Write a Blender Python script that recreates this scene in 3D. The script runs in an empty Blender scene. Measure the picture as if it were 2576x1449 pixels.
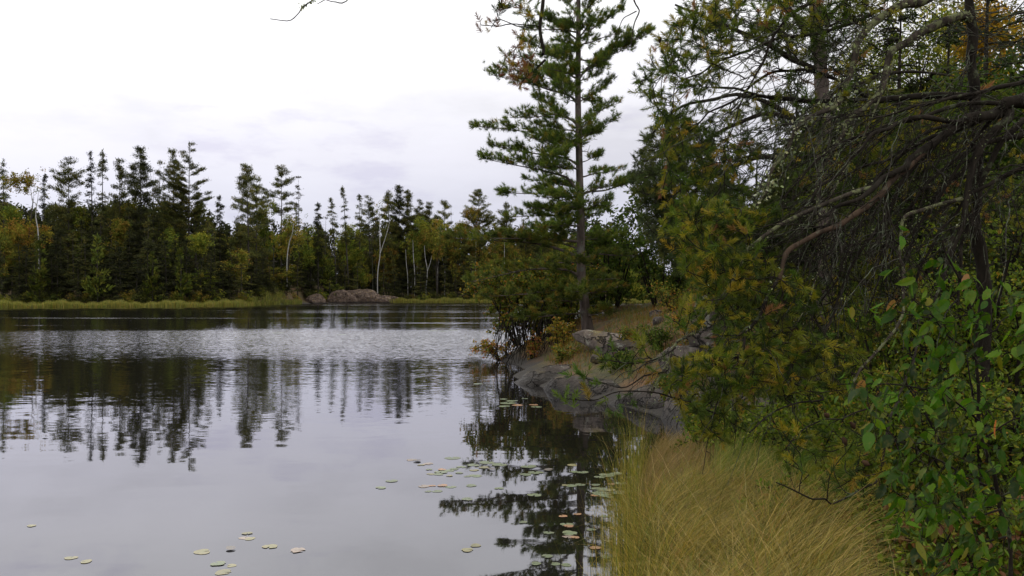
import bpy, math, random
import numpy as np
from mathutils import Vector

SC = bpy.context.scene
COL = SC.collection
R = np.random.default_rng(7)
rnd = random.Random(7)
PI = math.pi

# ------------------------------------------------------------------ camera
F_PX, W_PX, HOR = 2231.0, 2576.0, 738.0       # focal length / width / horizon row
EYE = 2.0
cam_d = bpy.data.cameras.new('camera')
cam = bpy.data.objects.new('camera', cam_d)
COL.objects.link(cam)
cam.location = (0, 0, EYE)
cam.rotation_euler = (PI / 2, 0, 0)
cam_d.sensor_width = 36
cam_d.lens = 36 * F_PX / W_PX
cam_d.shift_y = 13.5 / W_PX
cam_d.clip_start = 0.05
cam_d.clip_end = 6000
SC.camera = cam
SC.render.resolution_x, SC.render.resolution_y = 1024, 576
SC.view_settings.view_transform = 'Standard'
SC.view_settings.look = 'None'
SC.view_settings.exposure = 0.0
SC.view_settings.gamma = 1
SC.cycles.max_bounces = 6
SC.cycles.diffuse_bounces = 3
SC.cycles.glossy_bounces = 3
SC.cycles.transmission_bounces = 3
SC.cycles.transparent_max_bounces = 4
SC.cycles.caustics_reflective = False
SC.cycles.caustics_refractive = False

# ------------------------------------------------------------------ node helper
class NT:
    def __init__(s, nt):
        s.nt = nt
        nt.nodes.clear()
    def n(s, t, ins=None, **kw):
        nd = s.nt.nodes.new(t)
        for k, v in kw.items():
            setattr(nd, k, v)
        for k, v in (ins or {}).items():
            if hasattr(v, 'is_output') or isinstance(v, bpy.types.NodeSocket):
                s.nt.links.new(v, nd.inputs[k])
            else:
                nd.inputs[k].default_value = v
        return nd
    def math(s, op, a, b=0.0, c=0.0, clamp=False):
        return s.n('ShaderNodeMath', {0: a, 1: b, 2: c}, operation=op, use_clamp=clamp).outputs[0]
    def mix(s, f, a, b, mode='MIX'):
        nd = s.nt.nodes.new('ShaderNodeMix')
        nd.data_type = 'RGBA'
        nd.blend_type = mode
        for i, v in ((0, f), (6, a), (7, b)):
            if isinstance(v, bpy.types.NodeSocket):
                s.nt.links.new(v, nd.inputs[i])
            else:
                nd.inputs[i].default_value = v
        return nd.outputs[2]
    def ramp(s, f, pts, interp='LINEAR'):
        nd = s.nt.nodes.new('ShaderNodeValToRGB')
        nd.color_ramp.interpolation = interp
        e = nd.color_ramp.elements
        while len(e) < len(pts):
            e.new(0.5)
        for i, (p, c) in enumerate(pts):
            e[i].position = p
            e[i].color = (c, c, c, 1) if isinstance(c, (int, float)) else (*c, 1)
        s.nt.links.new(f, nd.inputs[0])
        return nd.outputs[0]
    def noise(s, vec, scale, detail=3, rough=.55, out=0, dim='3D'):
        return s.n('ShaderNodeTexNoise', {'Vector': vec, 'Scale': scale, 'Detail': detail, 'Roughness': rough}, noise_dimensions=dim).outputs[out]
    def mapping(s, vec, scale=(1, 1, 1), rot=(0, 0, 0)):
        return s.n('ShaderNodeMapping', {'Vector': vec, 'Scale': scale, 'Rotation': rot}).outputs[0]

# ------------------------------------------------------------------ world: overcast sky
SUN_EL, SUN_ROT = math.radians(38), math.radians(-25)
wd = bpy.data.worlds.new('World')
SC.world = wd
wd.use_nodes = True
t = NT(wd.node_tree)
sky = t.n('ShaderNodeTexSky', sky_type='NISHITA', sun_disc=False, sun_elevation=SUN_EL, sun_rotation=SUN_ROT)
tc = t.n('ShaderNodeTexCoord').outputs['Generated']
sep = t.n('ShaderNodeSeparateXYZ', {0: tc})
el = t.math('MAXIMUM', sep.outputs[2], 0.0)
# overcast sky: brighter towards the zenith, lavender grey low down
base = t.ramp(el, [(0.0, (.64, .66, .80)), (.07, (.70, .71, .84)), (.15, (.86, .85, .94)), (.24, (.97, .96, 1.0)), (.40, (1.0, 1.0, .97)), (1.0, (1, .98, .90))])
gain = t.ramp(el, [(0.0, .41), (.08, .44), (.17, .465), (.25, .52), (.31, .58), (.42, .74), (1.0, .66)])
gain = t.math('MULTIPLY', gain, 2.15)
# the cloud layer is thinner (brighter) up to the left, thicker to the right
side = t.n('ShaderNodeMapRange', {'Value': sep.outputs[0], 'From Min': -.5, 'From Max': .45, 'To Min': 1.14, 'To Max': .86}).outputs[0]
gain = t.math('MULTIPLY', gain, side)
cv = t.mapping(tc, (2.6, 2.6, 8.0))
cl = t.noise(cv, 1.7, 5, .55)
cl2 = t.noise(t.mapping(tc, (1, 1, 3.2)), 5.5, 5, .6)
clf = t.ramp(cl, [(.36, 1.03), (.54, 1.0), (.68, .90)])
clf2 = t.ramp(cl2, [(.42, 1.02), (.58, .99), (.70, (.86, .85, .91))])
cloud = t.mix(1.0, base, clf, 'MULTIPLY')
cloud = t.mix(1.0, cloud, clf2, 'MULTIPLY')
cloud = t.n('ShaderNodeVectorMath', {0: cloud, 3: 1.0}, operation='SCALE')
t.nt.links.new(gain, cloud.inputs[3])
cloud10 = t.n('ShaderNodeVectorMath', {0: cloud.outputs[0], 3: 10.0}, operation='SCALE').outputs[0]
mixc = t.mix(0.96, sky.outputs[0], cloud10)
bg = t.n('ShaderNodeBackground', {'Color': mixc, 'Strength': 0.1})
t.n('ShaderNodeOutputWorld', {0: bg.outputs[0]})

sun_d = bpy.data.lights.new('sun', 'SUN')
sun_d.energy = 0.5
sun_d.angle = math.radians(35)
sun_d.color = (1.0, .97, .92)
sun = bpy.data.objects.new('sun', sun_d)
COL.objects.link(sun)
sd = Vector((math.sin(SUN_ROT) * math.cos(SUN_EL), math.cos(SUN_ROT) * math.cos(SUN_EL), math.sin(SUN_EL)))
sun.rotation_euler = sd.to_track_quat('Z', 'Y').to_euler()

# ------------------------------------------------------------------ mesh helpers
def at(u, v, Y):
    """photo pixel (2576 wide) at distance Y -> world point"""
    return np.array([(u - 1288.0) / F_PX * Y, Y, EYE - (v - HOR) / F_PX * Y])

class Buf:
    def __init__(s):
        s.v, s.f, s.c, s.n = [], [], [], 0
    def add(s, v, f, c=(1, 1, 1)):
        v = np.asarray(v, np.float32).reshape(-1, 3)
        if not len(v):
            return
        s.v.append(v)
        s.f.append(np.asarray(f, np.int64) + s.n)
        c = np.asarray(c, np.float32)
        s.c.append(np.broadcast_to(c, (len(v), 3)) if c.ndim == 1 else c.reshape(-1, 3))
        s.n += len(v)
    def build(s, name, mat, parent=None, smooth=False):
        if s.n == 0:
            return None
        me = bpy.data.meshes.new(name)
        V = np.concatenate(s.v)
        C = np.concatenate(s.c)
        me.vertices.add(len(V))
        me.vertices.foreach_set('co', V.ravel())
        loops = np.concatenate([f.ravel() for f in s.f])
        tot = np.concatenate([np.full(len(f), f.shape[1]) for f in s.f])
        start = np.concatenate([[0], np.cumsum(tot)[:-1]])
        me.loops.add(len(loops))
        me.loops.foreach_set('vertex_index', loops.astype(np.int32))
        me.polygons.add(len(tot))
        me.polygons.foreach_set('loop_start', start.astype(np.int32))
        me.polygons.foreach_set('loop_total', tot.astype(np.int32))
        me.polygons.foreach_set('use_smooth', np.full(len(tot), smooth))
        at_ = me.attributes.new('tint', 'FLOAT_COLOR', 'POINT')
        at_.data.foreach_set('color', np.concatenate([C, np.ones((len(C), 1), np.float32)], 1).astype(np.float32).ravel())
        me.update(calc_edges=True)
        me.validate()
        me.materials.append(mat)
        o = bpy.data.objects.new(name, me)
        COL.objects.link(o)
        if parent:
            o.parent = parent
        return o

def nrm(a):
    a = np.asarray(a, float)
    return a / np.maximum(np.linalg.norm(a, axis=-1, keepdims=True), 1e-9)

def basis(axis, roll=None):
    """(N,3) axes -> (N,3,3) matrices whose third column is the axis"""
    axis = nrm(np.atleast_2d(axis))
    N = len(axis)
    ref = np.where(np.abs(axis[:, 2:3]) > .9, np.array([[1., 0, 0]]), np.array([[0, 0, 1.]]))
    x = nrm(np.cross(ref, axis))
    y = np.cross(axis, x)
    if roll is None:
        roll = R.uniform(0, 2 * PI, N)
    c, s_ = np.cos(roll)[:, None], np.sin(roll)[:, None]
    return np.stack([x * c + y * s_, -x * s_ + y * c, axis], -1)

def inst(buf, tv, tf, pos, mat, scale, col):
    pos = np.atleast_2d(pos)
    N, V = len(pos), len(tv)
    if N == 0:
        return
    scale = np.asarray(scale, float)
    if scale.ndim == 0:
        scale = np.full(N, scale)
    if scale.ndim == 1:
        scale = np.repeat(scale[:, None], 3, 1)
    L = tv[None] * scale[:, None, :]
    P = np.einsum('nij,nvj->nvi', mat, L) + pos[:, None, :]
    F = tf[None] + (np.arange(N) * V)[:, None, None]
    col = np.asarray(col, float)
    C = np.broadcast_to(col, (N, 3)) if col.ndim == 1 else col
    buf.add(P.reshape(-1, 3), F.reshape(-1, tf.shape[1]), np.repeat(C, V, 0))

def tube(buf, P, rad, k=6, col=(1, 1, 1), cap=True):
    P = np.asarray(P, float)
    n = len(P)
    rad = np.broadcast_to(np.asarray(rad, float), (n,)) if np.ndim(rad) == 0 else np.asarray(rad, float)
    T = nrm(np.gradient(P, axis=0))
    ref = np.array([0, 0, 1.]) if abs(nrm(P[-1] - P[0])[2]) < .8 else np.array([0, 1., 0])
    X = nrm(np.cross(np.broadcast_to(ref, T.shape), T))
    Y = np.cross(T, X)
    a = np.linspace(0, 2 * PI, k, endpoint=False)
    V = P[:, None] + rad[:, None, None] * (X[:, None] * np.cos(a)[None, :, None] + Y[:, None] * np.sin(a)[None, :, None])
    i, j = np.meshgrid(np.arange(n - 1), np.arange(k), indexing='ij')
    j2 = (j + 1) % k
    Fq = np.stack([i * k + j, i * k + j2, (i + 1) * k + j2, (i + 1) * k + j], -1).reshape(-1, 4)
    buf.add(V.reshape(-1, 3), Fq, col)

def spline(pts, n):
    """Catmull-Rom through the points"""
    p = np.asarray(pts, float)
    if len(p) == 2:
        return p[0] + (p[1] - p[0]) * np.linspace(0, 1, n)[:, None]
    q = np.vstack([2 * p[0] - p[1], p, 2 * p[-1] - p[-2]])
    s = np.linspace(0, len(p) - 1 - 1e-6, n)
    i = s.astype(int)
    f = (s - i)[:, None]
    a, b, c, d = q[i], q[i + 1], q[i + 2], q[i + 3]
    return .5 * ((2 * b) + (-a + c) * f + (2 * a - 5 * b + 4 * c - d) * f ** 2 + (-a + 3 * b - 3 * c + d) * f ** 3)

def wob(P, amp, seed=None):
    """crooked growth: add a smooth random walk"""
    n = len(P)
    k = max(3, n // 3)
    off = R.normal(0, amp, (k, 3))
    off[0] = 0
    x = np.linspace(0, k - 1, n)
    return P + np.stack([np.interp(x, np.arange(k), off[:, i]) for i in range(3)], 1)

def pick(cols, w, N, var=.18):
    cols = np.array(cols, float)
    w = np.array(w, float) / np.sum(w)
    c = cols[R.choice(len(cols), N, p=w)]
    return c * (1 + R.uniform(-var, var, (N, 1))) * (1 + R.uniform(-.08, .08, (N, 3)))

def tag(o, label=None, cat=None, group=None, kind=None):
    if label: o['label'] = label
    if cat: o['category'] = cat
    if group: o['group'] = group
    if kind: o['kind'] = kind
    return o

def empty(name, loc):
    o = bpy.data.objects.new(name, None)
    o.empty_display_size = .2
    o.location = [float(a) for a in loc]
    COL.objects.link(o)
    return o

def copy_thing(o, loc, rz=0, sc=(1, 1, 1), rx=0, ry=0):
    c = o.copy()
    COL.objects.link(c)
    c.location = [float(a) for a in loc]
    c.rotation_euler = (rx, ry, rz)
    c.scale = sc
    for ch in o.children:
        d = ch.copy()
        COL.objects.link(d)
        d.parent = c
        for g in ch.children:
            e = g.copy()
            COL.objects.link(e)
            e.parent = d
    return c

# leaf / needle templates ------------------------------------------------
def needle_template(n, length, width, ax_len, a0, a1, seed):
    r = np.random.default_rng(seed)
    V, Fc = [], []
    for i in range(n):
        s = i / (n - 1) if n > 1 else 1
        z = ax_len * s * .9
        a = math.radians(a1 + (a0 - a1) * s + r.uniform(-9, 9))
        ph = i * 2.4 + r.uniform(-.4, .4)
        d = np.array([math.sin(a) * math.cos(ph), math.sin(a) * math.sin(ph), math.cos(a)])
        L = length * r.uniform(.75, 1.1)
        sd_ = nrm(np.cross(d, r.normal(size=3)))
        b = np.array([0, 0, z])
        V += [b - sd_ * width / 2, b + sd_ * width / 2, b + d * L * .55 + sd_ * width / 2, b + d * L, b + d * L * .55 - sd_ * width / 2]
        Fc.append([5 * i, 5 * i + 1, 5 * i + 2, 5 * i + 3, 5 * i + 4])
    return np.array(V), np.array(Fc)

def tri_tuft(n, length, width, ax_len, a0, a1, seed):
    r = np.random.default_rng(seed)
    V, Fc = [], []
    for i in range(n):
        s = i / (n - 1) if n > 1 else 1
        a = math.radians(a1 + (a0 - a1) * s + r.uniform(-12, 12))
        ph = i * 2.4 + r.uniform(-.5, .5)
        d = np.array([math.sin(a) * math.cos(ph), math.sin(a) * math.sin(ph), math.cos(a)])
        sd_ = nrm(np.cross(d, r.normal(size=3)))
        b = np.array([0, 0, ax_len * s * .9])
        L = length * r.uniform(.7, 1.15)
        V += [b - sd_ * width / 2, b + sd_ * width / 2, b + d * L]
        Fc.append([3 * i, 3 * i + 1, 3 * i + 2])
    return np.array(V), np.array(Fc)

def leaf_template(nseg=6, wid=.5, fold=.25, curl=.25, serr=.0):
    """unit leaf along +z, blade in xz, midrib fold and curl"""
    V = []
    for i in range(nseg + 1):
        s = i / nseg
        w = wid * .5 * math.sin(PI * s ** .78) ** .85 * (1 - .25 * s) if 0 < s < 1 else 0
        if serr and i % 2:
            w *= 1 + serr
        y = curl * (s - .5) ** 2
        V += [[-w, y + fold * w, s - (serr * .2 if i % 2 else 0)], [0, y, s], [w, y + fold * w, s - (serr * .2 if i % 2 else 0)]]
    Fc = []
    for i in range(nseg):
        a = i * 3
        Fc += [[a, a + 1, a + 4, a + 3], [a + 1, a + 2, a + 5, a + 4]]
    return np.array(V), np.array(Fc)

SMALL_LEAF = (np.array([[0, 0, 0], [-.28, .06, .35], [-.22, .03, .7], [0, -.05, 1], [.22, .03, .7], [.28, .06, .35]]), np.array([[0, 3, 2, 1], [0, 5, 4, 3]]))
CARD = (np.array([[-.5, 0, 0], [.45, .08, .1], [.1, -.05, 1.0]]), np.array([[0, 1, 2]]))
CARD4 = (np.array([[-.25, 0, 0], [.3, .05, .15], [.12, -.04, 1.0], [-.32, .05, .65]]), np.array([[0, 1, 2, 3]]))

# ------------------------------------------------------------------ materials
def mat_new(name):
    m = bpy.data.materials.new(name)
    m.use_nodes = True
    return m, NT(m.node_tree)

def foliage_mat(name, trans=.3, gloss=0.0, var=.35, rough=.45, nscale=0.0, blotch=None):
    m, t = mat_new(name)
    a = t.n('ShaderNodeAttribute', attribute_name='tint').outputs['Color']
    oi = t.n('ShaderNodeObjectInfo').outputs['Random']
    k = t.n('ShaderNodeMapRange', {'Value': oi, 'To Min': 1 - var, 'To Max': 1 + var}).outputs[0]
    hs = t.n('ShaderNodeHueSaturation', {'Hue': .5, 'Saturation': 1.0, 'Value': k, 'Color': a}).outputs[0]
    if blotch:
        g = t.n('ShaderNodeNewGeometry').outputs['Position']
        nz = t.noise(g, blotch[0], 3)
        hs = t.mix(t.ramp(nz, [(.5, 0.), (.68, blotch[1])]), hs, (*blotch[2], 1))
    d = t.n('ShaderNodeBsdfDiffuse', {'Color': hs})
    tr = t.n('ShaderNodeBsdfTranslucent', {'Color': t.mix(1, hs, (1.05, 1.15, .6, 1), 'MULTIPLY')})
    o = t.n('ShaderNodeMixShader', {0: trans, 1: d.outputs[0], 2: tr.outputs[0]}).outputs[0]
    if gloss:
        gl = t.n('ShaderNodeBsdfGlossy', {'Color': (1, 1, 1, 1), 'Roughness': rough})
        o = t.n('ShaderNodeMixShader', {0: gloss, 1: o, 2: gl.outputs[0]}).outputs[0]
    t.n('ShaderNodeOutputMaterial', {0: o})
    return m

def bark_mat(name, c1, c2, scale=8, lichen=None, lich_amt=.5, stretch=(1, 1, .3), bump=.6):
    m, t = mat_new(name)
    tcn = t.n('ShaderNodeTexCoord').outputs['Object']
    v = t.mapping(tcn, stretch)
    n1 = t.noise(v, scale, 6, .65)
    c = t.mix(t.ramp(n1, [(.35, 0.), (.65, 1.)]), (*c1, 1), (*c2, 1))
    c = t.mix(1, c, t.n('ShaderNodeAttribute', attribute_name='tint').outputs['Color'], 'MULTIPLY')
    if lichen:
        n2 = t.noise(tcn, scale * .55, 5, .7)
        c = t.mix(t.ramp(n2, [(.62 - lich_amt * .3, 0.), (.68 - lich_amt * .3, 1.)]), c, (*lichen, 1))
    bp = t.n('ShaderNodeBump', {'Height': n1, 'Strength': bump, 'Distance': .02})
    p = t.n('ShaderNodeBsdfPrincipled', {'Base Color': c, 'Roughness': .95, 'Specular IOR Level': .12, 'Normal': bp.outputs[0]})
    t.n('ShaderNodeOutputMaterial', {0: p.outputs[0]})
    return m

M = {}
M['needle'] = foliage_mat('pine_needles', .4, .012, .08)
M['leaf'] = foliage_mat('broad_leaf', .4, .010, .12, .35, blotch=(60, .30, (.20, .16, .03)))
M['far_leaf'] = foliage_mat('far_foliage', .2, 0, .28)
M['grass'] = foliage_mat('grass_blade', .3, .02, .0)
M['lichen'] = foliage_mat('hanging_lichen', .2, 0, 0)
M['bark_dark'] = bark_mat('bark_dark', (.010, .008, .0065), (.032, .026, .020), 14, (.07, .08, .045), .10)
M['bark_lichen'] = bark_mat('bark_lichen', (.020, .016, .013), (.065, .053, .042), 22, (.13, .14, .07), .40)
M['bark_dead'] = bark_mat('bark_dead', (.022, .019, .016), (.065, .058, .050), 25, (.11, .125, .085), .38)
M['bark_orange'] = bark_mat('bark_orange', (.032, .022, .016), (.085, .056, .038), 18, (.09, .085, .06), .2)
M['bark_pine'] = bark_mat('bark_pine', (.055, .043, .038), (.17, .135, .12), 6, (.15, .15, .13), .2)
M['bark_far'] = bark_mat('bark_far', (.03, .026, .022), (.08, .07, .06), 3)
M['bark_birch'] = bark_mat('bark_birch', (.50, .49, .47), (.26, .25, .24), 4, (.05, .045, .04), .1, (1, 1, 4))

def rock_mat():
    m, t = mat_new('granite')
    g = t.n('ShaderNodeNewGeometry').outputs['Position']
    n1 = t.noise(g, 1.6, 8, .65)
    n2 = t.noise(g, 11, 6, .7)
    c = t.mix(t.ramp(n1, [(.38, 0.), (.62, 1.)]), (.060, .046, .040, 1), (.135, .112, .100, 1))
    c = t.mix(t.ramp(n2, [(.35, .55), (.6, 0.)]), c, (.04, .034, .03, 1))
    c = t.mix(t.ramp(t.noise(g, 4.2, 6, .75), [(.56, 0.), (.62, .8)]), c, (.21, .21, .18, 1))
    c = t.mix(t.ramp(t.noise(g, 2.3, 5, .6), [(.56, 0.), (.68, .75)]), c, (.12, .095, .035, 1))
    wv = t.n('ShaderNodeVectorMath', {0: g, 1: t.n('ShaderNodeVectorMath', {0: t.noise(g, 2.0, 4, .6, out=1), 1: (.5, .5, .8)}, operation='MULTIPLY').outputs[0]}, operation='ADD').outputs[0]
    vo = t.n('ShaderNodeTexVoronoi', {'Vector': t.mapping(wv, (1, 1.2, 2.6), (.2, .35, .5)), 'Scale': 1.5}, feature='DISTANCE_TO_EDGE').outputs[0]
    vcell = t.n('ShaderNodeTexVoronoi', {'Vector': t.mapping(wv, (1, 1.2, 2.6), (.2, .35, .5)), 'Scale': 1.5}, feature='F1').outputs['Color']
    crack = t.ramp(vo, [(.0, 1.), (.018, .9), (.05, 0.)])
    cellv = t.n('ShaderNodeMapRange', {'Value': t.n('ShaderNodeSeparateXYZ', {0: vcell}).outputs[0], 'To Min': .7, 'To Max': 1.35}).outputs[0]
    c = t.mix(1, c, t.n('ShaderNodeCombineXYZ', {0: cellv, 1: cellv, 2: cellv}).outputs[0], 'MULTIPLY')
    c = t.mix(crack, c, (.018, .014, .011, 1))
    z = t.n('ShaderNodeSeparateXYZ', {0: g}).outputs[2]
    zz = t.math('ADD', z, t.math('MULTIPLY', t.math('SUBTRACT', n1, .5), .7))
    c = t.mix(1, c, t.n('ShaderNodeAttribute', attribute_name='tint').outputs['Color'], 'MULTIPLY')
    wet = t.n('ShaderNodeMapRange', {'Value': zz, 'From Min': .12, 'From Max': .42, 'To Min': 1., 'To Max': 0.}).outputs[0]
    c = t.mix(wet, c, (.026, .021, .018, 1))
    h = t.math('ADD', t.math('MULTIPLY', n1, .8), t.math('MULTIPLY', n2, .35))
    h = t.math('SUBTRACT', t.math('ADD', h, t.math('MULTIPLY', cellv, .5)), t.math('MULTIPLY', crack, .8))
    bp = t.n('ShaderNodeBump', {'Height': h, 'Strength': 1.0, 'Distance': .16})
    rg = t.n('ShaderNodeMapRange', {'Value': wet, 'To Min': .85, 'To Max': .5}).outputs[0]
    p = t.n('ShaderNodeBsdfPrincipled', {'Base Color': c, 'Roughness': rg, 'Specular IOR Level': .2, 'Normal': bp.outputs[0]})
    t.n('ShaderNodeOutputMaterial', {0: p.outputs[0]})
    return m
M['rock'] = rock_mat()

def ground_mat():
    m, t = mat_new('ground')
    g = t.n('ShaderNodeNewGeometry').outputs['Position']
    n1 = t.noise(g, .9, 6, .6)
    n2 = t.noise(g, 9, 6, .7)
    c = t.mix(t.ramp(n1, [(.38, 0.), (.6, 1.)]), (.075, .075, .02, 1), (.15, .075, .028, 1))
    c = t.mix(t.ramp(n2, [(.35, .7), (.62, 0.)]), c, (.035, .028, .018, 1))
    sp = t.n('ShaderNodeSeparateXYZ', {0: g})
    zz = t.math('ADD', sp.outputs[2], t.math('MULTIPLY', t.math('SUBTRACT', n1, .5), .5))
    wet = t.n('ShaderNodeMapRange', {'Value': zz, 'From Min': .12, 'From Max': .34, 'To Min': 1., 'To Max': 0.}).outputs[0]
    c = t.mix(wet, c, (.035, .03, .026, 1))
    bp = t.n('ShaderNodeBump', {'Height': n2, 'Strength': .9, 'Distance': .06})
    p = t.n('ShaderNodeBsdfPrincipled', {'Base Color': c, 'Roughness': .95, 'Normal': bp.outputs[0]})
    t.n('ShaderNodeOutputMaterial', {0: p.outputs[0]})
    return m
M['ground'] = ground_mat()

def water_mat():
    m, t = mat_new('lake_water')
    g = t.n('ShaderNodeNewGeometry').outputs['Position']
    sp = t.n('ShaderNodeSeparateXYZ', {0: g})
    X, Y = sp.outputs[0], sp.outputs[1]
    # where the breeze roughens the lake: bands across the view, broken up by noise
    nb = t.noise(t.mapping(g, (.05, .22, 1)), 1, 4, .6)
    nb2 = t.noise(t.mapping(g, (.02, .13, 1)), 1, 3, .6)
    yj = t.math('ADD', Y, t.math('MULTIPLY', t.math('SUBTRACT', nb, .5), 11.0))
    yn = t.math('MULTIPLY', yj, 1 / 200.)
    P = lambda y: y / 200.
    band = t.ramp(yn, [(P(11), .0), (P(16), .035), (P(24), .12), (P(29), .55), (P(36), 1.), (P(46), .95), (P(50.5), .12), (P(60), .03), (P(84), .05), (P(95), .35), (P(106), .30), (P(116), .10), (P(138), .3), (P(150), .9), (P(175), .8)])
    lft = t.n('ShaderNodeMapRange', {'Value': t.math('DIVIDE', X, Y), 'From Min': -.55, 'From Max': -.22, 'To Min': .25, 'To Max': 1.}).outputs[0]
    band = t.math('MULTIPLY', band, lft)
    streak = t.ramp(nb2, [(.57, 0.), (.63, .5)])
    far = t.n('ShaderNodeMapRange', {'Value': Y, 'From Min': 52., 'From Max': 60.}).outputs[0]
    band = t.math('MAXIMUM', band, t.math('MULTIPLY', streak, far))
    # slopes: long gentle swell + small ripples
    s1 = t.noise(t.mapping(g, (.9, 2.4, 1), (0, 0, .2)), 1.2, 2, .5, out=1)
    s2 = t.noise(t.mapping(g, (4.0, 9.0, 1), (0, 0, -.15)), 1.0, 3, .6, out=1)
    s3 = t.noise(t.mapping(g, (9, 22, 1), (0, 0, .1)), 1.0, 3, .65, out=1)
    def centred(c, a):
        v = t.n('ShaderNodeVectorMath', {0: c, 1: (.5, .5, .5)}, operation='SUBTRACT').outputs[0]
        nd = t.n('ShaderNodeVectorMath', {0: v}, operation='SCALE')
        if isinstance(a, (int, float)):
            nd.inputs[3].default_value = a
        else:
            t.nt.links.new(a, nd.inputs[3])
        return nd.outputs[0]
    dist = t.n('ShaderNodeMapRange', {'Value': Y, 'From Min': 9., 'From Max': 26., 'To Min': .012, 'To Max': .035}).outputs[0]
    calm2 = t.n('ShaderNodeMapRange', {'Value': Y, 'From Min': 9., 'From Max': 34., 'To Min': .006, 'To Max': .05}).outputs[0]
    a = centred(s1, dist)
    b = centred(s2, t.math('ADD', calm2, t.math('MULTIPLY', band, .42)))
    c = centred(s3, t.math('MULTIPLY', band, .9))
    v = t.n('ShaderNodeVectorMath', {0: a, 1: b}, operation='ADD').outputs[0]
    v = t.n('ShaderNodeVectorMath', {0: v, 1: c}, operation='ADD').outputs[0]
    v = t.n('ShaderNodeVectorMath', {0: v, 1: (.6, 1.0, 0)}, operation='MULTIPLY').outputs[0]
    inc = t.n('ShaderNodeNewGeometry').outputs['Incoming']
    hz = t.n('ShaderNodeVectorMath', {0: t.n('ShaderNodeVectorMath', {0: inc, 1: (1, 1, 0)}, operation='MULTIPLY').outputs[0]}, operation='NORMALIZE').outputs[0]
    farr = t.n('ShaderNodeMapRange', {'Value': Y, 'From Min': 28., 'From Max': 60., 'To Min': .0, 'To Max': .035}).outputs[0]
    kk = t.math('ADD', farr, t.math('MULTIPLY', band, .055))
    hs = t.n('ShaderNodeVectorMath', {0: hz}, operation='SCALE')
    t.nt.links.new(kk, hs.inputs[3])
    v = t.n('ShaderNodeVectorMath', {0: v, 1: hs.outputs[0]}, operation='ADD').outputs[0]
    v = t.n('ShaderNodeVectorMath', {0: v, 1: (0, 0, 1)}, operation='ADD').outputs[0]
    N = t.n('ShaderNodeVectorMath', {0: v}, operation='NORMALIZE').outputs[0]
    fr = t.n('ShaderNodeFresnel', {'IOR': 1.45, 'Normal': N}).outputs[0]
    fr = t.math('POWER', fr, .76)
    gl = t.n('ShaderNodeBsdfGlossy', {'Color': (.95, .95, 1, 1), 'Roughness': .02, 'Normal': N})
    df = t.n('ShaderNodeBsdfDiffuse', {'Color': (.012, .011, .009, 1)})
    o = t.n('ShaderNodeMixShader', {0: fr, 1: df.outputs[0], 2: gl.outputs[0]})
    t.n('ShaderNodeOutputMaterial', {0: o.outputs[0]})
    return m
M['water'] = water_mat()

def pad_mat():
    m, t = mat_new('lily_pad')
    a = t.n('ShaderNodeAttribute', attribute_name='tint').outputs['Color']
    g = t.n('ShaderNodeNewGeometry').outputs['Position']
    oi = t.n('ShaderNodeObjectInfo').outputs['Random']
    n = t.noise(g, 22, 4, .7)
    c = t.mix(t.ramp(n, [(.6, 0.), (.72, .7)]), a, (.12, .075, .03, 1))
    c = t.n('ShaderNodeHueSaturation', {'Value': t.n('ShaderNodeMapRange', {'Value': oi, 'To Min': .8, 'To Max': 1.15}).outputs[0], 'Color': c}).outputs[0]
    p = t.n('ShaderNodeBsdfPrincipled', {'Base Color': c, 'Roughness': .35})
    t.n('ShaderNodeOutputMaterial', {0: p.outputs[0]})
    return m
M['pad'] = pad_mat()

# ------------------------------------------------------------------ terrain
NEAR = np.array([(-90, -60), (-12, -8), (-3, -1), (-.6, 2.2), (.62, 4.2), (.86, 6.3), (1.15, 7.9), (1.6, 10.1), (2.45, 11.8), (2.75, 13.0),
                 (2.33, 14.8), (1.75, 16.3), (.9, 18.1), (.3, 20), (.0, 21.5), (.35, 23.2), (.1, 25), (-.5, 26.5), (-.3, 28.3), (1, 30),
                 (3.5, 32), (8, 34), (14, 40), (20, 60), (26, 95), (60, 140), (400, 300), (400, -60)], float)

def near_d(x, y):
    """signed distance to the near shore, positive on land"""
    x, y = np.asarray(x, float), np.asarray(y, float)
    best = np.full(x.shape, 1e9)
    inside = np.zeros(x.shape, bool)
    n = len(NEAR)
    for i in range(n):
        a, b = NEAR[i], NEAR[(i + 1) % n]
        ab = b - a
        tt = np.clip(((x - a[0]) * ab[0] + (y - a[1]) * ab[1]) / (ab @ ab), 0, 1)
        d = np.hypot(x - a[0] - tt * ab[0], y - a[1] - tt * ab[1])
        best = np.minimum(best, d)
        cross = ((a[1] > y) != (b[1] > y))
        with np.errstate(divide='ignore', invalid='ignore'):
            xi = (b[0] - a[0]) * (y - a[1]) / (b[1] - a[1]) + a[0]
        inside ^= cross & (x < xi)
    return np.where(inside, best, -best)

FX = np.array([-900, -300, -69, -48, -42, -41, -37, -26, -4, 34, 60, 120, 900], float)
FY = np.array([90, 108, 120, 128, 136, 158, 176, 185, 186, 186, 182, 175, 160], float)
def far_shore(x):
    return np.interp(x, FX, FY)

def sstep(x, a, b):
    t_ = np.clip((x - a) / (b - a), 0, 1)
    return t_ * t_ * (3 - 2 * t_)

_ph = R.uniform(0, 6.28, (40, 3))
_fr = R.uniform(-1, 1, (40, 2))
def fbm(x, y, f0=1.0, oct_=4):
    z = 0
    k = 0
    for o in range(oct_):
        for j in range(4):
            fx, fy = _fr[k % 40] * f0 * 2 ** o * 2
            z = z + np.sin(x * fx + y * fy + _ph[k % 40, 0]) * .5 ** o * .35
            k += 1
    return z

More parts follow.
